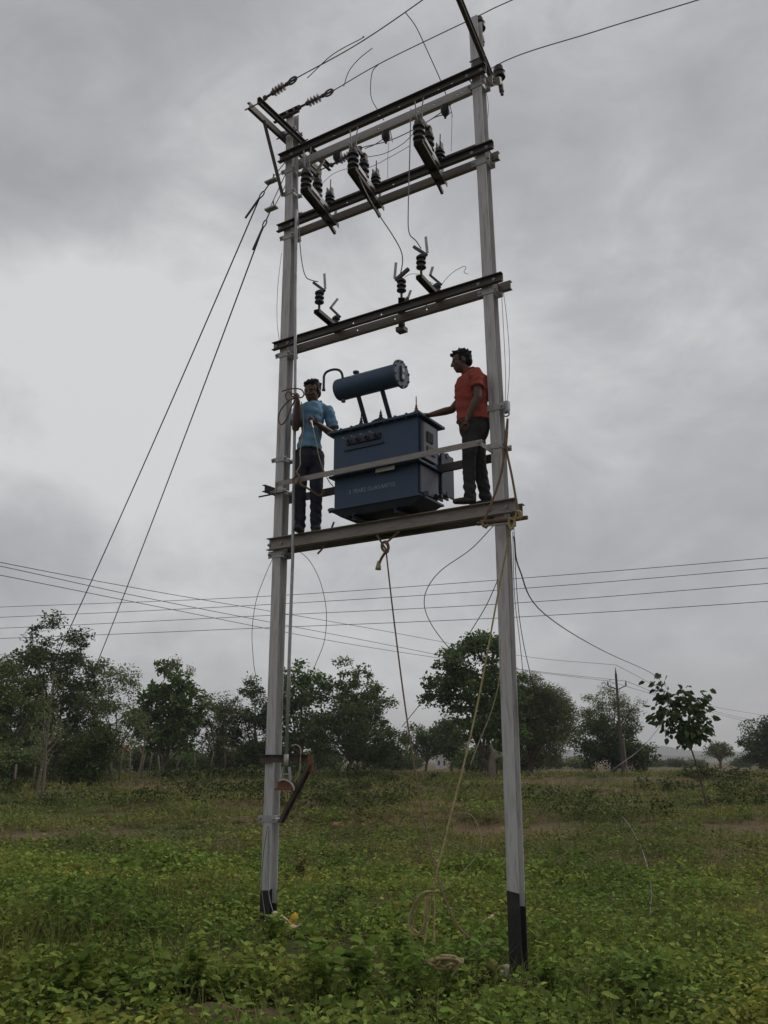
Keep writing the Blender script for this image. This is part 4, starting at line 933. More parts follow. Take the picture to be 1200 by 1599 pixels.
# sling, stick and rope on the right pole
t = thing('rope_sling', 'brown rope sling hung from the right pole eye, holding a stick', 'rope', at(793, 655, -.12))
b = MB(); rp(b, [(793, 654, -.10), (791, 675, -.11), (789, 700, -.12), (783, 740, -.16), (770, 780, -.22), (760, 805, -.25), (757, 818, -.25)], .011)
rp(b, [(793, 654, -.10), (792, 680, -.11), (791, 700, -.12), (800, 745, -.16), (808, 790, -.2), (812, 806, -.22)], .011); b.build('legs', 'rope_brown', t, smooth='all')
b = MB(); rp(b, [(791, 672, -.12), (790, 690, -.13), (789, 702, -.13)], .018); b.build('bound_neck', 'rope_brown', t, smooth='all')
b = MB()
rp(b, [(808, 798, -.24), (814, 800, -.28), (814, 809, -.28), (806, 810, -.24), (808, 800, -.22), (813, 806, -.28), (804, 812, -.28), (797, 810, -.3), (795, 818, -.3), (799, 826, -.3), (803, 820, -.3), (805, 808, -.3)], .011); b.build('knot', 'rope_yellow', t, smooth='all')
b = MB(); rp(b, [(752, 813, -.27), (756, 822, -.30), (762, 820, -.27), (758, 811, -.24), (753, 818, -.28), (760, 824, -.30)], .012); b.build('lashing', 'rope_brown', t, smooth='all')
t = thing('wooden_stick', 'dark round wooden stick lashed across the right pole below the platform', 'stick', at(785, 812, -.27))
b = MB(); a_, c_2 = at(746, 818, -.26), at(824, 808, -.26); b.tube([a_, a_.lerp(c_2, .3) + UZ * .004, a_.lerp(c_2, .7) - UZ * .003, c_2], [.019, .021, .02, .018], 10); b.build('stick', 'wood', t, smooth=True)
# rope in the left man's hands
t = thing('hand_rope', 'brown rope looped in the hands of the man in blue', 'rope', at(463, 618, -.3))
b = MB(); Y = -.30
rp(b, [(441, 611, Y), (455, 607, Y), (470, 608, Y - .02), (475, 616, Y - .02), (468, 621, Y), (452, 612, Y), (446, 617, Y), (450, 625, Y), (460, 622, Y)], .0075)
rp(b, [(462, 620, Y), (449, 628, Y), (438, 642, Y), (435, 656, Y), (440, 663, Y), (448, 654, Y), (455, 636, Y), (462, 624, Y)], .0075); b.build('loops', 'rope_brown', t, smooth='all')
b = MB(); rp(b, [(471, 628, Y + .05), (474, 650, Y + .06), (474, 672, Y + .05), (469, 705, Y - .0), (469, 725, Y - .04), (463, 738, Y - .06)], .006); rp(b, [(489, 668, Y + .04), (494, 690, Y + .02), (500, 718, Y), (512, 748, Y + .05), (521, 760, Y + .1)], .005); b.build('tails', 'rope_pale', t, smooth='all')
b = MB(); rp(b, [(462, 737, -.40), (468, 745, -.41), (464, 755, -.41), (458, 750, -.40), (466, 742, -.38), (470, 756, -.41), (480, 762, -.38), (492, 770, -.3), (500, 774, -.25), (508, 766, -.22)], .011); b.build('rail_knot', 'rope_brown', t, smooth='all')
t = thing('hand_tool', 'small steel pliers in the hand of the man in blue', 'tool', at(486, 662, -.35))
b = MB(); b.bar(at(485, 657, -.36), at(490, 668, -.36), .012, .008); b.bar(at(487, 656, -.36), at(488.5, 668, -.36), .010, .008); b.build('pliers', 'metal_tool', t)
def loose(label, pts, r=.0032, m='wire_dark'): return wire('loose_wire', label, [at(*p) for p in pts], r, m, 'wire', 5, True, 8)
loose('thin wire hanging in an arc left of the left pole below the platform', [(428, 868, 0), (412, 905, 0), (400, 940, 0), (394, 985, 0), (396, 1030, .0), (401, 1065, 0)])
loose('thin wire hanging in an arc right of the left pole below the platform', [(464, 858, -.05), (484, 876, -.05), (501, 910, -.05), (510, 955, -.05), (507, 1000, -.05), (494, 1035, -.05), (488, 1050, -.05)])
loose('thin wire in a wide curve left of the right pole below the platform', [(771, 821, -.2), (735, 858, -.2), (690, 890, -.2), (668, 918, -.2), (663, 945, -.2), (674, 975, -.2), (700, 1010, -.2), (722, 1028, -.2), (732, 1045, -.2), (733, 1062, -.2)], .004)
loose('thin slack wire down the right side of the right pole', [(786, 452, .08), (792, 500, .1), (796, 560, .1), (794, 610, .08), (790, 640, .06)], .0028)
loose('second thin slack wire down the right side of the right pole', [(783, 448, .08), (787, 520, .08), (790, 590, .06), (789, 636, .05)], .0028)
loose('thin wire beside the right pole under the top crossarm', [(759, 140, .1), (763, 165, .1), (761, 195, .1)], .0028)
loose('thin wire hanging close left of the left pole', [(440, 395, 0), (434, 450, 0), (433, 500, 0), (437, 535, 0)], .0028)
loose('thin wire slanting down from the stick at the right pole', [(803, 825, -.2), (806, 900, -.2), (811, 960, -.15), (818, 1005, -.1), (828, 1050, 0), (838, 1090, .1)], .0035)
loose('second thin wire slanting down from the stick at the right pole', [(801, 830, -.2), (804, 930, -.1), (812, 1000, 0), (818, 1060, .1)], .003)
loose('pale slack cord down the left side of the right pole', [(782, 1000, -.15), (780, 1060, -.2), (768, 1110, -.2), (748, 1160, -.25), (735, 1195, -.3)], .005, 'rope_pale')
loose('thin cord slanting left behind the yellow rope', [(778, 905, -.1), (760, 945, 0), (736, 985, .2), (700, 1040, .5), (660, 1095, .9), (628, 1135, 1.2)], .004)
loose('pale thin wire tied down the face of the left pole to the weeds', [(418, 1290, -.09), (411, 1340, -.095), (409, 1385, -.10), (413, 1420, -.11), (416, 1446, -.14)], .004, 'conductor')
loose('second pale wire from the left pole face to the husk pile', [(420, 1290, -.09), (419, 1350, -.095), (420, 1395, -.10), (428, 1428, -.14), (431, 1440, -.16)], .004, 'conductor')
loose('hose loop arching over the handle bracket', [(455, 1165, -.15), (462, 1163, -.12), (469, 1168, -.1), (470, 1180, -.1), (468, 1205, -.12), (460, 1222, -.15)], .007, 'rope_pale')

# ------------------------------------------------------------------ trees
def leaf_mesh(name, c, L_, W_, rs, up=0.35, droop=0.0, mats=('leaf_mid',), parent=None, org=None, fold=.25, hexa=False, dirs=None):
    """c (n,3) leaf positions, L_ lengths, W_ widths; folded leaf blades"""
    n = len(c); d = rs.randn(n, 3) if dirs is None else dirs + .35 * rs.randn(n, 3); d[:, 2] = d[:, 2] * .7 - droop; d /= np.linalg.norm(d, axis=1)[:, None] + 1e-9
    nn = rs.randn(n, 3) * (1 - up) + np.array([0, 0, 1.4]) * up; nn -= d * (nn * d).sum(1)[:, None]; nn /= np.linalg.norm(nn, axis=1)[:, None] + 1e-9
    s = np.cross(d, nn); L1 = L_[:, None]; W1 = W_[:, None]
    if hexa:
        v = np.stack([c, c + d * L1 * .30 + s * W1 * .46 + nn * W1 * fold * .6, c + d * L1 * .68 + s * W1 * .36 + nn * W1 * fold * .4, c + d * L1 - nn * L1 * .12,
                      c + d * L1 * .68 - s * W1 * .36 + nn * W1 * fold * .4, c + d * L1 * .30 - s * W1 * .46 + nn * W1 * fold * .6], 1).reshape(-1, 3); b_ = np.arange(n)[:, None] * 6
        f = np.concatenate([b_ + np.array([[0, 1, 2, 3]]), b_ + np.array([[0, 3, 4, 5]])])
    else:
        v = np.stack([c, c + d * L1 * .45 + s * W1 * .5 + nn * W1 * fold, c + d * L1, c + d * L1 * .45 - s * W1 * .5 + nn * W1 * fold], 1).reshape(-1, 3); b_ = np.arange(n)[:, None] * 4
        f = b_ + np.array([[0, 1, 2, 3]])
    if org is not None: v = v - np.array(org)
    o = np_mesh(name, v, [f], mats)
    if parent is not None: o.parent = parent
    return o
def tree(name, label, base, blobs, nclump, per, size, m, seed, trunk_r=.14, cat='tree', group=None, asp=.5, csize=.5, droop=0., up=.35, bark='bark', nlimb=14, fork=.35, lean=(0, 0), hollow=.45, flat=.7, hexa=False):
    """tapered trunk, limbs reaching the leaf clumps, leaf-sized blades in clumps through the crown volume
    blobs: (dx, dy, dz, rx, ry, rz) relative to the base"""
    rs = np.random.RandomState(seed); base = Vector(base); t = thing(name, label, cat, base, group, frame=False)
    vol = np.array([b[3] * b[4] * b[5] for b in blobs]) ** .75; vol /= vol.sum(); cl = []
    for b_, w in zip(blobs, vol):
        k = max(3, int(nclump * w)); d = rs.randn(k, 3); d /= np.linalg.norm(d, axis=1)[:, None]; r = hollow + (1.08 - hollow) * rs.rand(k, 1) ** .6
        cl.append(np.array(b_[:3]) + d * r * np.array(b_[3:]))
    cl = np.concatenate(cl); cl = cl[cl[:, 2] > .25]
    b = MB(); zs = np.array([q[2] for q in blobs]); zc = float(zs.min()) * .9; cx = float(np.mean([q[0] for q in blobs])); cyy = float(np.mean([q[1] for q in blobs]))
    fk = Vector((cx * .5 + lean[0], cyy * .5 + lean[1], max(.4, zc * fork + .3)))
    tp = [Vector((0, 0, -.25)), Vector((rs.uniform(-.05, .05), 0, fk.z * .4)), fk]
    b.tube(spline([base + p for p in tp], 4), list(np.linspace(trunk_r, trunk_r * .75, 9)), 8)
    for i in rs.choice(len(cl), min(nlimb, len(cl)), replace=False):
        e_ = Vector(cl[i]); s0 = fk if rs.rand() < .6 else tp[1].lerp(fk, .6); mid = s0.lerp(e_, .5) + Vector((rs.uniform(-.2, .2), rs.uniform(-.2, .2), .12 * (e_ - s0).length)); pts = spline([base + s0, base + mid, base + e_], 4)
        b.tube(pts, list(np.linspace(trunk_r * .5, trunk_r * .08, len(pts))), 6)
    b.build('trunk', bark, t, smooth='all')
    n = len(cl) * per; ci = np.repeat(np.arange(len(cl)), per); cs = csize * (.6 + .8 * rs.rand(len(cl)))
    off = rs.randn(n, 3); off /= np.linalg.norm(off, axis=1)[:, None]; off *= (rs.rand(n, 1) ** .5) * cs[ci][:, None]; off[:, 2] *= flat
    if droop: off[:, 2] -= droop * np.linalg.norm(off[:, :2], axis=1) * 1.2
    p = cl[ci] + off + np.array(base); sz = size * (.6 + .8 * rs.rand(n)); p[:, 2] = np.maximum(p[:, 2], base.z + .05)
    leaf_mesh('crown', p, sz, sz * asp, rs, up, droop, (m,), t, tuple(base), hexa=hexa)
    return t
def tb(px, py): p = gp(px, py); return (p.x, p.y, p.z)
def base_at(px, Y): d = ray(px, HOR); x = d.x / d.y * Y; return (x, Y, gz(x, Y))
def mpp(Y): return Y * math.cos(PITCH) / FPX / 1.0 * 1.04      # metres per photo pixel near the horizon
def crown(px, Y, lumps):
    """lumps as (px, py, rx_px, rz_px) of the photo turned into metres about a tree standing at px, depth Y"""
    base = base_at(px, Y); k = mpp(Y); o = []
    for (x, y, rx, rz) in lumps:
        c = aw(x, y, Y); o.append((c.x - base[0], random.Random(x * 7 + y).uniform(-.3, .3) * rx * k, c.z - base[2], rx * k, rx * k * .95, rz * k))
    return base, o
def T_(name, label, px, Y, lumps, **kw):
    base, bl = crown(px, Y, lumps); return tree(name, label, base, bl, **kw)
T_('broad_tree', 'tall dark tree at the left with a rounded topmost lump', 85, 52, [(95, 1000, 42, 32), (62, 1040, 48, 30), (115, 1055, 38, 36), (60, 1100, 60, 48), (110, 1120, 55, 45), (80, 1165, 70, 30), (30, 1060, 36, 36), (150, 1100, 36, 40)], nclump=210, per=110, size=.19, m='leaf_dark', seed=1, csize=.62, trunk_r=.2)
T_('broad_tree', 'bushy tree cut off by the left edge of the picture', 8, 46, [(0, 1075, 50, 48), (15, 1130, 55, 48), (-30, 1120, 50, 50), (30, 1175, 40, 24)], nclump=140, per=110, size=.18, m='leaf_mid', seed=2, csize=.52)
T_('slender_tree', 'airy young tree with thin feathery twigs above the others', 175, 50, [(178, 1050, 28, 26), (195, 1075, 26, 30), (155, 1095, 36, 34), (185, 1130, 36, 34), (170, 1165, 40, 24)], nclump=100, per=60, size=.17, m='leaf_soft', seed=3, csize=.55, hollow=.2, asp=.35)
T_('leafy_bush', 'dense dark bush in front of the tall left tree', 140, 38, [(138, 1165, 36, 32), (125, 1190, 34, 24), (152, 1200, 28, 20)], nclump=75, per=110, size=.14, m='leaf_dark', seed=4, csize=.42, trunk_r=.09, cat='bush')
T_('leafy_bush', 'low bush under the trees at the left edge', 30, 38, [(28, 1190, 40, 24), (0, 1200, 30, 20)], nclump=50, per=100, size=.13, m='leaf_mid', seed=41, csize=.42, trunk_r=.07, cat='bush')
T_('teak_tree', 'round open tree with pale flower heads on its crown', 256, 58, [(262, 1075, 36, 34), (236, 1100, 34, 32), (292, 1092, 32, 32), (262, 1125, 48, 32), (225, 1135, 26, 28), (300, 1125, 26, 24), (262, 1160, 40, 24)], nclump=150, per=30, size=.32, m='leaf_teak', seed=5, csize=.6, trunk_r=.10, asp=.6, hollow=.1, bark='bark_pale', hexa=True)
base_, bl_ = crown(256, 58, [(275, 1036, 9, 11), (297, 1048, 7, 9), (262, 1046, 6, 7)])
rs_ = np.random.RandomState(9); pp = np.concatenate([np.array(base_) + np.array(b[:3]) + rs_.randn(110, 3) * np.array(b[3:]) * .55 for b in bl_])
fo = leaf_mesh('flower_head', pp - np.array(base_), np.full(len(pp), .14), np.full(len(pp), .09), rs_, mats=('flower_pale',)); fo['kind'] = 'stuff'; fo.parent = [o for o in bpy.data.objects if o.name.startswith('teak_tree')][0]
T_('soft_tree', 'pale green soft tree right of the flowering tree', 340, 60, [(340, 1110, 38, 26), (362, 1130, 28, 30), (322, 1140, 32, 30), (345, 1165, 40, 24)], nclump=100, per=75, size=.17, m='leaf_soft', seed=6, csize=.55, hollow=.3)
T_('conical_tree', 'dark narrow tree just left of the left pole', 400, 60, [(392, 1080, 18, 22), (402, 1110, 30, 30), (398, 1145, 36, 34), (402, 1175, 36, 22)], nclump=95, per=85, size=.18, m='leaf_dark', seed=7, csize=.55)
T_('broad_tree', 'large leaved tree behind the left pole', 470, 62, [(470, 1075, 34, 34), (495, 1070, 26, 28), (448, 1105, 26, 34), (480, 1120, 40, 40), (470, 1165, 46, 24)], nclump=125, per=45, size=.28, m='leaf_teak', seed=8, csize=.6, hollow=.2, asp=.55, bark='bark_pale')
T_('broad_tree', 'tall lumpy tree between the two poles', 560, 62, [(545, 1055, 24, 24), (566, 1075, 30, 26), (585, 1100, 30, 22), (555, 1115, 44, 32), (530, 1090, 30, 30), (570, 1150, 46, 34)], nclump=125, per=75, size=.22, m='leaf_mid', seed=10, csize=.52)
T_('leafy_bush', 'dark bushy mass at the foot of the tall lumpy tree', 545, 56, [(520, 1150, 36, 34), (570, 1160, 44, 30), (605, 1165, 26, 24), (545, 1130, 30, 30)], nclump=110, per=110, size=.17, m='leaf_dark', seed=11, csize=.6, cat='bush')
T_('small_tree', 'small far tree seen between rope and yellow rope', 665, 85, [(650, 1155, 22, 20), (672, 1160, 26, 20), (690, 1150, 20, 22)], nclump=70, per=90, size=.24, m='leaf_mid', seed=12, csize=.7)
T_('small_tree', 'small dark far tree left of the big tree by the right pole', 705, 80, [(702, 1150, 22, 26), (715, 1170, 26, 18)], nclump=60, per=90, size=.24, m='leaf_dark', seed=13, csize=.7)
T_('broad_tree', 'big open crowned tree left of the right pole', 765, 54, [(745, 1005, 30, 24), (720, 1030, 34, 26), (770, 1020, 30, 34), (695, 1070, 26, 26), (735, 1075, 44, 34), (780, 1080, 36, 44), (672, 1100, 16, 14), (740, 1125, 44, 30), (785, 1140, 36, 34)], nclump=190, per=80, size=.22, m='leaf_teak', seed=14, csize=.58, asp=.6, trunk_r=.24, hollow=.25, hexa=True)
T_('feathery_tree', 'feathery drooping tree right of the right pole', 828, 56, [(825, 1075, 34, 28), (852, 1095, 38, 32), (815, 1115, 34, 36), (872, 1125, 28, 34), (842, 1150, 44, 30), (800, 1090, 24, 30)], nclump=360, per=130, size=.16, m='leaf_olive', seed=15, csize=.60, asp=.30, droop=.5, up=.2, hollow=.3, trunk_r=.18)
T_('feathery_tree', 'light crowned tree behind the distant electric pole', 955, 66, [(950, 1095, 36, 22), (925, 1115, 26, 22), (975, 1108, 24, 24), (948, 1130, 40, 22)], nclump=105, per=75, size=.18, m='leaf_soft', seed=16, csize=.62, asp=.3, hollow=.2, droop=.25)
T_('leafy_bush', 'dark bushy tree at the foot of the distant electric pole', 960, 63, [(930, 1145, 34, 24), (965, 1160, 42, 30), (985, 1175, 32, 24), (940, 1178, 36, 24), (1005, 1188, 18, 14)], nclump=130, per=110, size=.18, m='leaf_dark', seed=17, csize=.62, cat='bush')
T_('small_tree', 'small thin crowned far tree right of the leaning sapling', 1124, 120, [(1118, 1172, 14, 9), (1132, 1174, 12, 8), (1125, 1168, 10, 7)], nclump=45, per=50, size=.3, m='leaf_olive', seed=18, csize=.8, hollow=.2, trunk_r=.2)
T_('broad_tree', 'dark tree cut off by the right edge of the picture', 1200, 95, [(1195, 1150, 26, 24), (1185, 1172, 24, 20), (1215, 1150, 24, 30), (1200, 1180, 34, 18)], nclump=110, per=100, size=.26, m='leaf_dark', seed=19, csize=.8)
# low far tree belt behind the field
k_ = 0
for px, Y, w, h in ((425, 95, 30, 20), (620, 98, 30, 22), (640, 110, 24, 16), (730, 100, 30, 20), (860, 115, 34, 16), (905, 120, 26, 12), (195, 90, 36, 26), (300, 92, 40, 30), (370, 96, 30, 24), (240, 95, 34, 26), (505, 96, 34, 22), (790, 105, 30, 18), (1020, 150, 20, 8), (1050, 160, 26, 9), (1085, 165, 24, 8), (1160, 150, 22, 10)):
    words_ = {425: 'left of the left pole foot', 620: 'below the lumpy tree', 640: 'beside the brown rope', 730: 'under the big open tree', 860: 'under the feathery tree', 905: 'right of the feathery tree', 195: 'left of the flowering tree', 300: 'right below the flowering tree', 370: 'below the conical tree', 240: 'behind the flowering tree trunk', 505: 'below the large leaved tree', 790: 'behind the right pole', 1020: 'left of the white railing', 1050: 'behind the white railing', 1085: 'behind the sapling stem', 1160: 'left of the right edge tree'}
    T_('far_bush', 'far low green bush ' + words_[px], px, Y, [(px, 1196 - h * .5, w * .6, h * .55), (px - w * .4, 1196 - h * .35, w * .5, h * .4), (px + w * .4, 1196 - h * .3, w * .5, h * .4)], nclump=48, per=70, size=.26, m=('leaf_mid', 'leaf_dark', 'leaf_soft')[k_ % 3], seed=60 + k_, csize=.75, trunk_r=.06, cat='bush', group='far bushes along the field edge', nlimb=6); k_ += 1
for px, Y, w, h, nm in ((10, 62, 60, 34, 'at the left edge of the wood'), (60, 64, 60, 40, 'behind the twiggy saplings'), (110, 64, 50, 44, 'behind the dark bush'), (160, 66, 50, 40, 'below the airy young tree'), (215, 70, 46, 34, 'left of the flowering tree trunk'), (285, 72, 50, 34, 'right of the flowering tree trunk'), (335, 70, 50, 34, 'below the pale soft tree'), (385, 70, 46, 36, 'below the narrow dark tree'), (450, 72, 50, 34, 'left of the handle bracket'), (500, 72, 50, 36, 'between large leaved and lumpy trees'), (600, 74, 46, 36, 'right foot of the lumpy tree'), (745, 66, 46, 34, 'at the foot of the big open tree'), (815, 68, 46, 32, 'at the foot of the feathery tree')):
    T_('undergrowth_bush', 'shadowy undergrowth bush ' + nm, px, Y, [(px, 1200 - h * .42, w * .52, h * .5), (px - w * .35, 1200 - h * .25, w * .4, h * .3), (px + w * .35, 1200 - h * .3, w * .4, h * .32)], nclump=48, per=60, size=.22, m=('leaf_dark', 'leaf_mid')[k_ % 2], seed=90 + k_, csize=.7, trunk_r=.06, cat='bush', group='undergrowth below the trees', nlimb=6); k_ += 1
# thin bare-stemmed saplings at the left
def twig_tree(label, px, Y, top_py, lean, seed, m='leaf_soft', nl=500):
    base = Vector(base_at(px, Y)); rs = np.random.RandomState(seed); topz = aw(px, top_py, Y).z - base.z; t = thing('twiggy_sapling', label, 'sapling', base, frame=False)
    b = MB(); tip = base + Vector((lean, 0, topz)); st = spline([base - UZ * .2, base.lerp(tip, .5) + Vector((.1, 0, 0)), tip], 6); b.tube(st, list(np.linspace(.06, .012, len(st))), 7); ends = []
    for k in range(13):
        f_ = rs.uniform(.3, .95); p = base.lerp(tip, f_) + Vector((.1 * (1 - abs(2 * f_ - 1)), 0, 0)); a = rs.uniform(0, 6.28); l = topz * rs.uniform(.18, .38) * (1.1 - f_ * .5); e_ = p + Vector((math.cos(a) * l * .7, math.sin(a) * l * .7, l * .75)); b.tube(spline([p, p.lerp(e_, .5) + Vector((0, 0, -.05)), e_], 4), list(np.linspace(.026, .006, 9)), 5); ends.append((p, e_))
    b.build('trunk', 'bark_pale', t, smooth='all')
    c = []
    for k in range(nl):
        p, e_ = ends[rs.randint(len(ends))]; c.append(tuple(p.lerp(e_, rs.uniform(.5, 1.05)) + Vector(rs.randn(3) * .16)))
    sz = .12 * (.6 + .8 * rs.rand(nl)); leaf_mesh('crown', np.array(c), sz, sz * .4, rs, mats=(m,), parent=t, org=tuple(base))
twig_tree('thin bare twiggy sapling in front of the tall left tree', 62, 34, 1060, .2, 1)
twig_tree('shorter twiggy sapling beside the first at the left', 72, 33, 1110, -.25, 2, nl=350)
twig_tree('thin pale stemmed sapling under the flowering tree', 215, 45, 1120, .3, 3, nl=350)

# leaning sapling with big leaves
def sapling():
    base = Vector(tb(1106, 1263)); Y = base.y; t = thing('leaning_sapling', 'young leaning tree with big dark leaves on a thin bare stem', 'sapling', base, frame=False); rs = np.random.RandomState(21)
    P = lambda x, y, d=0: aw(x, y, Y + d)
    b = MB(); st = spline([base - UZ * .2, P(1096, 1225), P(1088, 1195), P(1078, 1165), P(1066, 1135), P(1050, 1105)], 5); b.tube(st, list(np.linspace(.036, .014, len(st))), 8)
    tips = [(1030, 1066, .1), (1068, 1080, -.3), (1100, 1085, .3), (1040, 1095, .35), (1055, 1120, -.3), (1085, 1110, .1), (1102, 1125, -.2), (1030, 1118, -.1), (1070, 1140, .2), (1090, 1140, 0)]; c = []; dr = []
    for (x, y, d) in tips:
        s0 = P(1074, 1155) if y > 1100 else P(1060, 1122); e_ = P(x, y, d); pts = spline([s0, s0.lerp(e_, .5) + Vector((0, 0, -.06)), e_], 4); b.tube(pts, list(np.linspace(.016, .006, len(pts))), 6)
        for k in range(52):
            q = s0.lerp(e_, rs.uniform(.45, 1.08)) + Vector(rs.randn(3) * .14); c.append(tuple(q)); v = (q - s0.lerp(e_, .6)); dr.append(tuple(v.normalized() * .8 + Vector((0, 0, -.7))))
    for k in range(14): q = P(1074 + rs.uniform(-7, 7), 1158 + rs.uniform(-6, 6), rs.uniform(-.15, .15)); c.append(tuple(q)); dr.append((rs.randn() * .4, rs.randn() * .4, -1))
    b.build('trunk', 'bark', t, smooth='all'); c = np.array(c); sz = .23 * (.65 + .6 * rs.rand(len(c)))
    leaf_mesh('crown', c, sz, sz * .72, rs, up=.25, droop=.2, mats=('leaf_sapling',), parent=t, org=tuple(base), hexa=True, dirs=np.array(dr))
sapling()

# ------------------------------------------------------------------ distant electric pole and lines
Yp = 57; pb_ = Vector(base_at(972, Yp)); ptop = aw(962, 1052, Yp)
t = thing('electric_pole', 'thin rusty distant electric pole with V shaped arms', 'pole', pb_, frame=False)
b = MB(); b.tube([pb_ - UZ * .3, ptop], [.11, .075], 8); b.build('shaft', 'bracket_rust', t, smooth=True)
aL, aR, tT = aw(949, 1068, Yp), aw(977, 1068, Yp), aw(961.5, 1043, Yp); jn = aw(964, 1077, Yp)
for e_ in (aL, aR):
    b = MB(); b.bar(jn + Vector((0, -.1, 0)), e_ + Vector((0, -.1, -.12)), .06, .06); b.build('arm', 'steel_dark', t)
    b = MB(); b.lathe(e_ + Vector((0, -.1, -.12)), (0, 0, 1), [(0, .05), (.12, .06), (.18, .05), (.3, .015), (.34, .012)], 8); b.build('pin_insulator', 'insulator_grey', t)
b = MB(); b.lathe(ptop, (0, 0, 1), [(0, .05), (.12, .055), (.2, .04), (.4, .012)], 8); b.build('pin_insulator', 'insulator_grey', t)
b = MB(); q = base_at(979, Yp - 1.5); b.tube([Vector(q) - UZ * .2, aw(974, 1155, Yp - .15)], .06, 6); b.build('prop', 'post_wood', t)
def bgline(label, pts, r, m='wire_dark', sub=10): wire('power_line', label, [aw(*p) for p in pts], r, m, 'wire', 5, False, sub, 'far power lines')
bgline('topmost of the four far lines rising gently to the right', [(-300, 960, 48), (0, 948, 44), (400, 932, 40), (800, 904, 36), (1200, 871, 33), (1500, 840, 31)], .013)
bgline('second of the four far lines rising gently to the right', [(-300, 974, 48), (0, 964, 44), (400, 945, 40), (800, 920, 36), (1200, 887, 33), (1500, 858, 31)], .013)
bgline('third of the four far lines rising gently to the right', [(-300, 990, 48), (0, 981, 44), (400, 962, 40), (800, 942, 36), (1200, 911, 33), (1500, 884, 31)], .013)
bgline('lowest of the four far lines rising gently to the right', [(-300, 1003, 48), (0, 997, 44), (400, 981, 40), (800, 964, 36), (1200, 939, 33), (1500, 916, 31)], .013)
for lab, pts, r in (('line running to the tip of the distant electric pole', [(-250, 825, 22), (0, 878, 26), (250, 925, 32), (560, 978, 42), (820, 1025, 54)], .012), ('line running to the left arm of the distant electric pole', [(-250, 835, 21.5), (0, 884, 25.5), (250, 938, 31.5), (560, 998, 41.5), (800, 1044, 53)], .012), ('line running to the right arm of the distant electric pole', [(-250, 850, 22.5), (0, 898, 26.5), (250, 948, 32.5), (560, 1008, 42.5), (820, 1046, 54)], .012)):
    end = tT if 'tip' in lab else (aL if 'left' in lab else aR)
    wire('power_line', lab, [aw(*p) for p in pts] + [end + Vector((0, -.1, .18))], r, 'wire_dark', 'wire', 5, False, 10, 'far power lines')
for lab, e0, y1 in (('line running on right from the tip of the distant electric pole', tT, 1104), ('line running on right from the left arm of the distant electric pole', aL, 1116), ('line running on right from the right arm of the distant electric pole', aR, 1120)):
    wire('power_line', lab, [e0 + Vector((0, -.1, .18)), aw(1080, (1050 + y1) / 2 + 18, 76), aw(1200, y1 + 14, 95), aw(1320, y1 + 32, 118)], .014, 'wire_dark', 'wire', 5, False, 10, 'far power lines')
wire('long_cable', 'long cable from the right pole draped over the leaning sapling into the field', [fr(*at(803, 838, -.1)), aw(812, 890, 8.2), aw(850, 958, 10.5), aw(940, 1015, 16), aw(1022, 1054, 24.6), aw(1045, 1085, 25.3), aw(1036, 1125, 25.2), aw(1000, 1170, 24.6), aw(946, 1214, 24), gp(938, 1262) + UZ * .06, gp(972, 1282) + UZ * .1, gp(1000, 1330) + UZ * .12, gp(1018, 1400) + UZ * .12, gp(1010, 1490) + UZ * .10], .0075, 'conductor', 'cable', 6, False, 8)

# ------------------------------------------------------------------ far houses, fence posts, railing
def house(label, px, Y, wpx, hpx, top_py, m, roof=None, door=True):
    c = aw(px, top_py + hpx, Y); k = mpp(Y); w, h = wpx * k, hpx * k; zb = gz(c.x, Y) - .2; zt = aw(px, top_py, Y).z; h = zt - zb
    t = thing('far_house', label, 'house', (c.x, Y, zb), frame=False)
    b = MB(); b.box((c.x, Y + w * .4, zb + h / 2), (w, w * .8, h)); b.build('wall', m, t)
    b = MB()
    if roof: b.prism([(-w * .58, 0), (w * .58, 0), (0, h * .35)], (c.x, Y - .3, zt), (c.x, Y + w * .8 + .3, zt), UX, UZ)
    else: b.box((c.x, Y + w * .4, zt + .06), (w * 1.08, w * .88, .12))
    b.build('roof', roof or m, t)
    for s in (-.25, .25):
        b = MB(); b.box((c.x + s * w, Y - .005, zb + h * .55), (w * .16, .04, h * .34)); b.build('window' if s < 0 else 'door', 'dark_open', t)
house('tiny white house under the big open tree', 690, 118, 16, 12, 1182, 'wall_white')
house('tiny white house left of the left pole', 438, 112, 14, 10, 1183, 'wall_white')
house('pinkish house wall at the left edge behind the bushes', 4, 60, 26, 22, 1146, 'wall_pink')
house('low red roofed house among the left trees', 186, 84, 30, 12, 1174, 'wall_cream', 'roof_red')
t = thing('white_railing', 'low white railing far off behind the sapling', 'railing', aw(1052, 1204, 170), frame=False)
for k in range(8):
    c = aw(1039 + k * 3.6, 1202, 170); b = MB(); b.box((c.x, 170, c.z), (.12, .1, .9)); b.build('post', 'rail_white', t)
for dz in (.35, 0):
    a0, a1 = aw(1039, 1202, 170), aw(1065, 1202, 170); b = MB(); b.bar(a0 + Vector((0, .08, dz)), a1 + Vector((0, .08, dz)), .06, .1); b.build('rail', 'rail_white', t)
rs = random.Random(4)
ORD = 'first second third fourth fifth sixth seventh eighth ninth tenth eleventh twelfth thirteenth fourteenth fifteenth sixteenth seventeenth'.split()
posts = [(28, 36), (58, 37), (98, 40), (120, 41), (178, 44), (188, 46), (205, 47), (222, 48), (236, 49), (250, 50), (277, 52), (305, 54), (330, 56), (352, 58), (742, 60), (757, 56), (775, 58)]
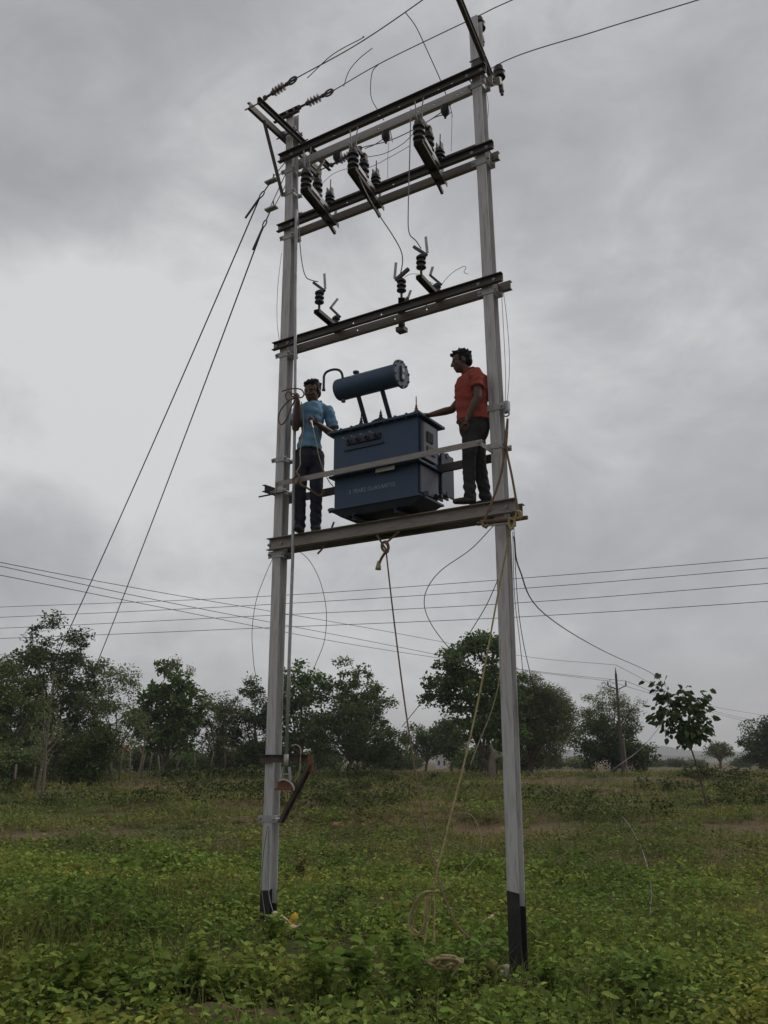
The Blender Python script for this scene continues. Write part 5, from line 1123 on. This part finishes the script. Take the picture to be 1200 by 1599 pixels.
for i, (px, Y) in enumerate(posts):
    bp = Vector(base_at(px, Y)); h = rs.uniform(1.0, 1.6); b = MB(); b.tube([bp - UZ * .2, bp + Vector((rs.uniform(-.05, .05), 0, h * .5)), bp + Vector((rs.uniform(-.18, .18), 0, h))], [.05, .045, .035], 6)
    tag(b.build('fence_post', 'post_wood' if i % 3 else 'bark_pale', None, smooth='all', org=tuple(bp), frame=False), 'rough fence post, %s from the left along the far field edge' % ORD[i], 'post', 'rough fence posts along the field edge')
bp = Vector(base_at(768, 52)); b = MB(); b.tube(spline([bp - UZ * .2, bp + Vector((.02, 0, .9)), bp + Vector((.10, 0, 1.5)), bp + Vector((-.05, 0, 2.0))], 4), [.20] * 5 + [.15] * 4 + [.10] * 4, 8); b.tube(spline([bp + Vector((.05, 0, 1.2)), bp + Vector((.7, 0, 1.35)), bp + Vector((1.2, 0, .9)), bp + Vector((1.6, 0, .55))], 4), list(np.linspace(.1, .05, 13)), 6)
tag(b.build('tree_stump', 'bark_pale', None, smooth='all', org=tuple(bp), frame=False), 'broken stump with one drooping branch left of the right pole', 'stump')

# ------------------------------------------------------------------ small things in the field
def rock(label, px, py, r, m, seed, flat=.6):
    p = gp(px, py); rs = random.Random(seed); b = MB(); b.ball((p.x, p.y, p.z + r * flat * .35), (r, r * .8, r * flat), 10, 7)
    for v in b.v: v += Vector((rs.uniform(-1, 1), rs.uniform(-1, 1), rs.uniform(-1, 1))) * r * .13
    tag(b.build('stone', m, None, smooth='all', org=tuple(p), frame=False), label, 'stone')
rock('reddish stone in the weeds beyond the left pole', 527, 1293, .16, 'stone_red', 1); rock('pale flat stone at the foot of the right pole', 782, 1528, .17, 'stone', 2, .35)
rock('pale stone in the weeds right of the left pole', 522, 1388, .07, 'stone', 3); rock('small white stone behind the ropes', 643, 1345, .05, 'plastic_white', 4); rock('small white stone beyond the ropes', 687, 1312, .05, 'plastic_white', 5)
p = gp(760, 1466) + UZ * .16; b = MB(); b.tube([p + Vector((-.07, 0, -.04)), p, p + Vector((.08, .02, .05))], [.014, .018, .012], 7); tag(b.build('wood_scrap', 'husk', None, smooth='all', org=tuple(p), frame=False), 'short pale piece of wood lying by the yellow rope', 'stick')
def strip(name, label, cat, pts, w, m):
    b = MB(); P = spline(pts, 5); n = len(P)
    b.tube(P, [(w * (.35 + .65 * math.sin(math.pi * min(1, .15 + k / n))), w * .25) for k in range(n)], 8); tag(b.build(name, m, None, smooth='all', org=tuple(P[0]), frame=False), label, cat)
q = fr(*at(431, 1440, -.1)); q.z = gz(q.x, q.y) + .08
strip('dry_husk', 'dry tan husk leaning on the foot of the left pole', 'husk', [q + Vector((-.02, 0, .14)), q + Vector((.06, -.05, .10)), q + Vector((.17, -.08, .03)), q + Vector((.25, -.1, .05))], .05, 'husk')
strip('dry_husk', 'curled tan husk under the leaning one at the left pole', 'husk', [q + Vector((.0, -.03, .06)), q + Vector((.06, -.08, .03)), q + Vector((.13, -.12, .0))], .05, 'husk')
strip('dry_husk', 'short upright husk in front of the left pole foot', 'husk', [q + Vector((-.09, -.2, -.05)), q + Vector((-.07, -.2, .03)), q + Vector((-.08, -.19, .10))], .028, 'husk')
b = MB(); c = q + Vector((.17, -.02, .09)); b.lathe(c, (.3, 0, 1), [(-.05, .035), (-.01, .04), (.03, .03), (.05, .012)], 10); tag(b.build('plastic_scrap', 'plastic_yellow', None, smooth=True, org=tuple(c), frame=False), 'bright yellow plastic scrap beside the left pole foot', 'scrap')

# ------------------------------------------------------------------ weeds
def vnoise(x, y, s, seed):
    rs = np.random.RandomState(seed); G = rs.rand(64, 64); xs = x / s + 500.3; ys = y / s + 300.7; xi = np.floor(xs).astype(int); yi = np.floor(ys).astype(int); fx = xs - xi; fy = ys - yi; fx = fx * fx * (3 - 2 * fx); fy = fy * fy * (3 - 2 * fy)
    g_ = lambda a, b: G[a % 64, b % 64]
    return (g_(xi, yi) * (1 - fx) + g_(xi + 1, yi) * fx) * (1 - fy) + (g_(xi, yi + 1) * (1 - fx) + g_(xi + 1, yi + 1) * fx) * fy
def weed_mat(name, cols, scale):
    m = bpy.data.materials.new(name); m.use_nodes = True; t = m.node_tree; t.nodes.clear(); o = N(t, 'ShaderNodeOutputMaterial'); p = N(t, 'ShaderNodeBsdfPrincipled'); p.inputs['Roughness'].default_value = .75; p.inputs['Specular IOR Level'].default_value = .15
    gm = N(t, 'ShaderNodeNewGeometry'); nz = noise(t, gm.outputs['Position'], scale, 4, .6, .3)
    mr_ = N(t, 'ShaderNodeMapRange'); L(t, nz.outputs[0], mr_.inputs[0]); mr_.inputs[1].default_value = .33; mr_.inputs[2].default_value = .67
    f = mth(t, 'ADD', mth(t, 'ADD', mth(t, 'MULTIPLY', mr_.outputs[0], .48), .16), mth(t, 'MULTIPLY', gm.outputs['Random Per Island'], .24)); r = N(t, 'ShaderNodeValToRGB'); L(t, f, r.inputs[0]); el = r.color_ramp.elements
    for i, (ps, c) in enumerate(cols):
        e_ = el[i] if i < 2 else el.new(ps); e_.position = ps; e_.color = (*c, 1)
    hs = N(t, 'ShaderNodeHueSaturation'); L(t, r.outputs[0], hs.inputs['Color']); L(t, mth(t, 'ADD', mth(t, 'MULTIPLY', mth(t, 'FRACT', mth(t, 'MULTIPLY', gm.outputs['Random Per Island'], 13.7)), .8), .6), hs.inputs['Value'])
    L(t, hs.outputs[0], p.inputs['Base Color']); tr = N(t, 'ShaderNodeBsdfTranslucent'); L(t, hs.outputs[0], tr.inputs[0]); ms = N(t, 'ShaderNodeMixShader'); ms.inputs[0].default_value = .3; L(t, p.outputs[0], ms.inputs[1]); L(t, tr.outputs[0], ms.inputs[2]); L(t, ms.outputs[0], o.inputs[0]); MATS[name] = m
weed_mat('weed_leaf', [(.25, (.092, .152, .028)), (.74, (.31, .31, .062)), (.45, (.148, .225, .042)), (.60, (.21, .28, .055))], .55)
weed_mat('weed_far', [(.25, (.082, .118, .028)), (.75, (.225, .215, .070)), (.48, (.135, .170, .042)), (.62, (.190, .210, .056))], .30)
weed_mat('grass_blade', [(.25, (.120, .135, .038)), (.75, (.27, .235, .09)), (.5, (.18, .18, .054))], .3)
weed_mat('weed_small', [(.25, (.098, .155, .026)), (.74, (.32, .30, .06)), (.45, (.150, .220, .038)), (.60, (.21, .27, .05))], .9)
def scatter(y0, y1, dens, rs, spread=.52, pad=.9):
    n = int(dens * ((y1 - y0) * (spread * (y0 + y1) + 2 * pad))); y = np.sqrt(y0 ** 2 + rs.rand(n) * (y1 ** 2 - y0 ** 2)); x = (rs.rand(n) * 2 - 1) * (spread * y + pad); return x, y
SP = gp(375, 1594); HP = fr(*at(690, 1506, -.9))
def bare(x, y):
    """bare earth: worn soil at the near left, footpath traces, bund faces"""
    a = vnoise(x, y, 2.3, 5) * .6 + vnoise(x, y, .8, 6) * .4
    ys = y - .8 * np.sin(x * .16 + .4) - .04 * x + .5 * (vnoise(x, y, 3, 8) - .5); strip = sum(1.0 * ((ys > a0) & (ys < a1)) for a0, a1 in ((18.6, 20.6), (23.0, 27.0), (38.0, 45.6), (58.0, 90.0))) * np.clip((vnoise(x, y, 4.2, 12) * .6 + vnoise(x, y, 1.2, 13) * .4 - .33) * 5, 0, 1) * .9
    near = strip + 1.1 * np.exp(-(((x - HP.x) / .30) ** 2 + ((y - HP.y + .15) / .30) ** 2)) + 1.1 * np.exp(-(((x - PL.x - .1) / .28) ** 2 + ((y - PL.y + .35) / .35) ** 2)) + 0.8 * np.exp(-(((x - 1.0) / .25) ** 2 + ((y - 7.15) / .3) ** 2)) + np.exp(-(((x - SP.x + .15) / .45) ** 2 + ((y - SP.y) / .22) ** 2)); return np.clip((a - .62) * 6, 0, 1) * .8 + near * 1.2
def weeds(name, label, y0, y1, dens, hmean, leaves, lsize, m, seed, hexa, clump=1.1, asp=.6):
    rs = np.random.RandomState(seed); x, y = scatter(y0, y1, dens, rs); keep = rs.rand(len(x)) > bare(x, y); x, y = x[keep], y[keep]
    hh = hmean * (.22 + 2.5 * (vnoise(x, y, clump, seed + 1) * .65 + vnoise(x, y, clump * .4, seed + 5) * .35) ** 2.4 + .35 * rs.rand(len(x))); n = len(x); i = np.repeat(np.arange(n), leaves); f = rs.rand(n * leaves) ** .7; a = rs.rand(n * leaves) * 6.283; rad = hh[i] * (.25 + .45 * rs.rand(n * leaves))
    px_ = x[i] + np.cos(a) * rad * .7; py_ = y[i] + np.sin(a) * rad * .7; pz = g(x, y)[i] + hh[i] * f * (.55 + .45 * rs.rand(n * leaves))
    keep = ~((np.abs(px_ - PL.x) < .14) & (np.abs(py_ - PL.y) < .14) | (np.abs(px_ - PR.x) < .14) & (np.abs(py_ - PR.y) < .14)); keep &= (py_ > 4.6)
    c = np.stack([px_, py_, pz], 1)[keep]; a = a[keep]; d = np.stack([np.cos(a), np.sin(a), .15 + .3 * rs.randn(len(a))], 1); sz = lsize * (.5 + .9 * rs.rand(len(c))) * (.7 + .5 * vnoise(c[:, 0], c[:, 1], .5, seed + 3))
    o = leaf_mesh(name, c, sz, sz * asp, rs, up=.6, droop=.12, mats=(m,), hexa=hexa, dirs=d, fold=.18); return tag(o, label, 'weeds', None, 'stuff')
def grass(name, label, y0, y1, dens, h, w, m, seed):
    rs = np.random.RandomState(seed); x, y = scatter(y0, y1, dens, rs); keep = rs.rand(len(x)) > bare(x, y) * .8; keep &= vnoise(x, y, 1.4, seed + 2) > .3; x, y = x[keep], y[keep]; n = len(x); hh = h * (.4 + 1.0 * rs.rand(n)) * (.5 + vnoise(x, y, 1.0, seed)); a = rs.rand(n) * 6.283; b_ = np.stack([x, y, g(x, y) - .01], 1); s = np.stack([np.cos(a), np.sin(a), 0 * a], 1) * w; ln = rs.randn(n, 3) * .35; ln[:, 2] = 1
    v = np.stack([b_ - s, b_ + s, b_ + s * .6 + ln * hh[:, None] * .6, b_ + ln * hh[:, None] * 1.0 + np.stack([ln[:, 0], ln[:, 1], -.3 + 0 * a], 1) * hh[:, None] * .35, b_ - s * .6 + ln * hh[:, None] * .6], 1).reshape(-1, 3)
    o = np_mesh(name, v, [np.arange(n)[:, None] * 5 + np.array([[0, 1, 2, 4]]), np.arange(n)[:, None] * 5 + np.array([[4, 2, 3]])], [m]); return tag(o, label, 'grass', None, 'stuff')
weeds('ground_weeds', 'small leaved bright weeds filling the foreground', 5.0, 10.5, 80, .15, 12, .034, 'weed_small', 30, True, .6)
weeds('ground_weeds', 'lush green broadleaf weeds in the foreground', 5.0, 8.2, 150, .33, 12, .064, 'weed_leaf', 31, True)
weeds('ground_weeds', 'low green creeping weeds around the poles', 8.2, 14.0, 85, .20, 11, .064, 'weed_leaf', 32, True, .9)
weeds('ground_weeds', 'low mixed weeds across the middle of the field', 14.0, 28.0, 50, .16, 9, .066, 'weed_far', 33, False, 1.3)
weeds('ground_weeds', 'low weeds and stubble on the far terraces', 28.0, 64.0, 13, .17, 8, .125, 'weed_far', 34, False, 2.2)
grass('ground_grass', 'fine grass among the near weeds', 5.2, 11.0, 200, .34, .0035, 'grass_blade', 35)
grass('ground_grass', 'rough grass across the middle of the field', 11.0, 30.0, 60, .20, .010, 'grass_blade', 36)
grass('ground_grass', 'dry grass on the far terraces', 30.0, 75.0, 12, .35, .025, 'grass_blade', 37)
def bund_row(label, yc, k, hgt, dens, size, m, seed):
    rs = np.random.RandomState(seed); n = int(dens * yc * 1.15); x = (rs.rand(n) * 2 - 1) * (yc * .56 + 1); y = yc + .8 * np.sin(x * .16 + k) + .04 * x + rs.randn(n) * .38; keep = vnoise(x, y, 3.2, seed) > .45; x, y = x[keep], y[keep]; n = len(x)
    hh = hgt * (.3 + 1.1 * vnoise(x, y, 1.3, seed + 1)); per = 16; i = np.repeat(np.arange(n), per); c = np.stack([x[i] + rs.randn(n * per) * .16, y[i] + rs.randn(n * per) * .16, g(x, y)[i] + hh[i] * rs.rand(n * per)], 1); sz = size * (.6 + .8 * rs.rand(n * per))
    tag(leaf_mesh('bund_weeds', c, sz, sz * .6, rs, up=.45, mats=(m,)), label, 'weeds', None, 'stuff')
bund_row('dark weedy bank nearest across the field', 21.5, .5, .45, 14, .09, 'bund_leaf', 51); bund_row('weedy bank in the middle of the field', 28.0, 1.1, .42, 12, .10, 'bund_leaf', 52)
bund_row('dark weedy bank below the trees', 36.0, .3, .55, 12, .13, 'bund_leaf', 53); bund_row('farthest weedy bank at the foot of the trees', 47.0, 2.0, .6, 11, .16, 'bund_leaf', 54)
def soil_patch():
    p = gp(375, 1594); rs = np.random.RandomState(3); n = 40; v = [(p.x, p.y, p.z + .06)]
    for k in range(n):
        a = 6.2832 * k / n; r = (.75 + .25 * math.sin(3 * a + 1) + .1 * rs.randn()); v.append((p.x - .15 + math.cos(a) * r * .6, p.y + math.sin(a) * r * .3, p.z - .02))
    w = [((a * .45 + p.x * .55), (b_ * .45 + p.y * .55), p.z + .05 + .02 * rs.randn()) for a, b_, c in v[1:]]
    v = np.array(v + w); k = np.arange(n); q = np.stack([1 + k, 1 + (k + 1) % n, 1 + n + (k + 1) % n, 1 + n + k], 1); tr = np.stack([np.zeros(n, int), 1 + n + k, 1 + n + (k + 1) % n], 1)
    o = np_mesh('soil_patch', v, [q, tr], ['soil_bare']); o.data.polygons.foreach_set('use_smooth', [True] * len(o.data.polygons)); tag(o, kind='structure')
soil_patch()
# taller single plants that stand out
def plant(label, px, py, h, nst, nl, size, seed, m='weed_leaf', spread=.35, asp=.55, bark='weed_leaf'):
    p = gp(px, py); rs = np.random.RandomState(seed); t = thing('weed_plant', label, 'plant', p, frame=False); b = MB(); c = []; dd = []
    for k in range(nst):
        a = rs.uniform(0, 6.28); e_ = p + Vector((math.cos(a) * h * spread * rs.rand(), math.sin(a) * h * spread * rs.rand(), h * rs.uniform(.65, 1.05))); md = p.lerp(e_, .5) + Vector((rs.uniform(-.03, .03), rs.uniform(-.03, .03), .02)); st = spline([p - UZ * .05, md, e_], 4); b.tube(st, list(np.linspace(.0035, .0015, len(st))), 5)
        for j in range(nl * 2):
            q = st[min(len(st) - 1, int(rs.uniform(.25, 1.0) * len(st)))]; a2 = rs.uniform(0, 6.28); c.append(tuple(q)); dd.append((math.cos(a2), math.sin(a2), .35))
    b.build('stem', bark, t); c = np.array(c); sz = size * (.5 + .8 * rs.rand(len(c))); leaf_mesh('foliage', c, sz, sz * asp, rs, .55, .1, (m,), t, tuple(p), hexa=True, dirs=np.array(dd), fold=.18)
plant('tall dark weed standing alone right of the left pole', 538, 1470, .62, 5, 16, .05, 1, 'leaf_dark', .12, .4)
plant('slim dry weed behind the tall dark weed', 548, 1440, .60, 3, 10, .045, 2, 'grass_blade', .2, .35)
plant('leafy bright plant at the bottom centre', 560, 1590, .45, 8, 13, .085, 3); plant('broad leaved plant at the bottom left of centre', 500, 1592, .42, 8, 12, .09, 4)
plant('bushy plant at the bottom right of centre', 640, 1592, .42, 9, 12, .08, 5); plant('leafy plant below the yellow rope heap', 700, 1590, .40, 8, 12, .075, 6)
plant('leafy plant left of the yellow rope heap', 620, 1530, .32, 7, 12, .07, 7); plant('leafy plant in front of the left pole foot', 430, 1500, .34, 8, 13, .07, 8); plant('yellowish plant at the foot of the right pole', 758, 1560, .26, 6, 10, .07, 9, 'grass_blade', .45, .5)
plant('yellow green plant in the field beyond the left pole', 470, 1375, .30, 7, 12, .075, 10, 'grass_blade', .45, .55); plant('leafy plant right of the right pole', 860, 1585, .36, 8, 12, .075, 11); plant('leafy plant near the bottom right corner', 1010, 1590, .36, 8, 12, .08, 12); plant('leafy plant at the bottom left', 300, 1560, .38, 8, 12, .08, 13); plant('leafy plant at the far bottom left', 120, 1570, .40, 8, 12, .08, 14)

rs = np.random.RandomState(77); c = []; dd = []; sz = []
for k in range(60):
    Y = 8.5 + 16 * rs.rand() ** 1.3; X = rs.uniform(-.5, .5) * Y * .95; sc_ = rs.uniform(.5, 1.3); hx = rs.uniform(.25, .42) * sc_; ls = rs.uniform(.045, .09)
    if abs(X - PL.x) < .5 and abs(Y - PL.y) < .9 or abs(X - PR.x) < .5 and abs(Y - PR.y) < .9: continue
    z0 = gz(X, Y)
    for j in range(int(150 * sc_)):
        a = rs.uniform(0, 6.28); f_ = rs.rand(); r_ = (.08 + .24 * rs.rand()) * sc_ * (.4 + f_); c.append((X + math.cos(a) * r_, Y + math.sin(a) * r_, z0 + hx * f_)); dd.append((math.cos(a), math.sin(a), .25)); sz.append(ls * rs.uniform(.5, 1.3))
sz = np.array(sz); tag(leaf_mesh('weed_clumps', np.array(c), sz, sz * .6, rs, .5, .1, ('weed_leaf',), hexa=True, dirs=np.array(dd), fold=.18), 'taller leafy weed clumps scattered over the field', 'weeds', None, 'stuff')

# ------------------------------------------------------------------ haze
def haze():
    b = MB(); b.box((0, 1350, 40), (5200, 2900, 90)); o = b.build('haze', 'stone', None, org=(0, 0, 0), frame=False)
    m = bpy.data.materials.new('haze_air'); m.use_nodes = True; t = m.node_tree; t.nodes.clear(); out_ = N(t, 'ShaderNodeOutputMaterial'); v = N(t, 'ShaderNodeVolumePrincipled'); v.inputs['Color'].default_value = (.97, .975, 1, 1); v.inputs['Density'].default_value = HAZE; L(t, v.outputs[0], out_.inputs['Volume'])
    o.data.materials.clear(); o.data.materials.append(m); tag(o, 'thin grey haze over the far fields', 'haze', None, 'stuff')
HAZE = 0.00042
haze()
for o in bpy.data.objects:
    for k in ('org', 'fr'):
        if k in o: del o[k]
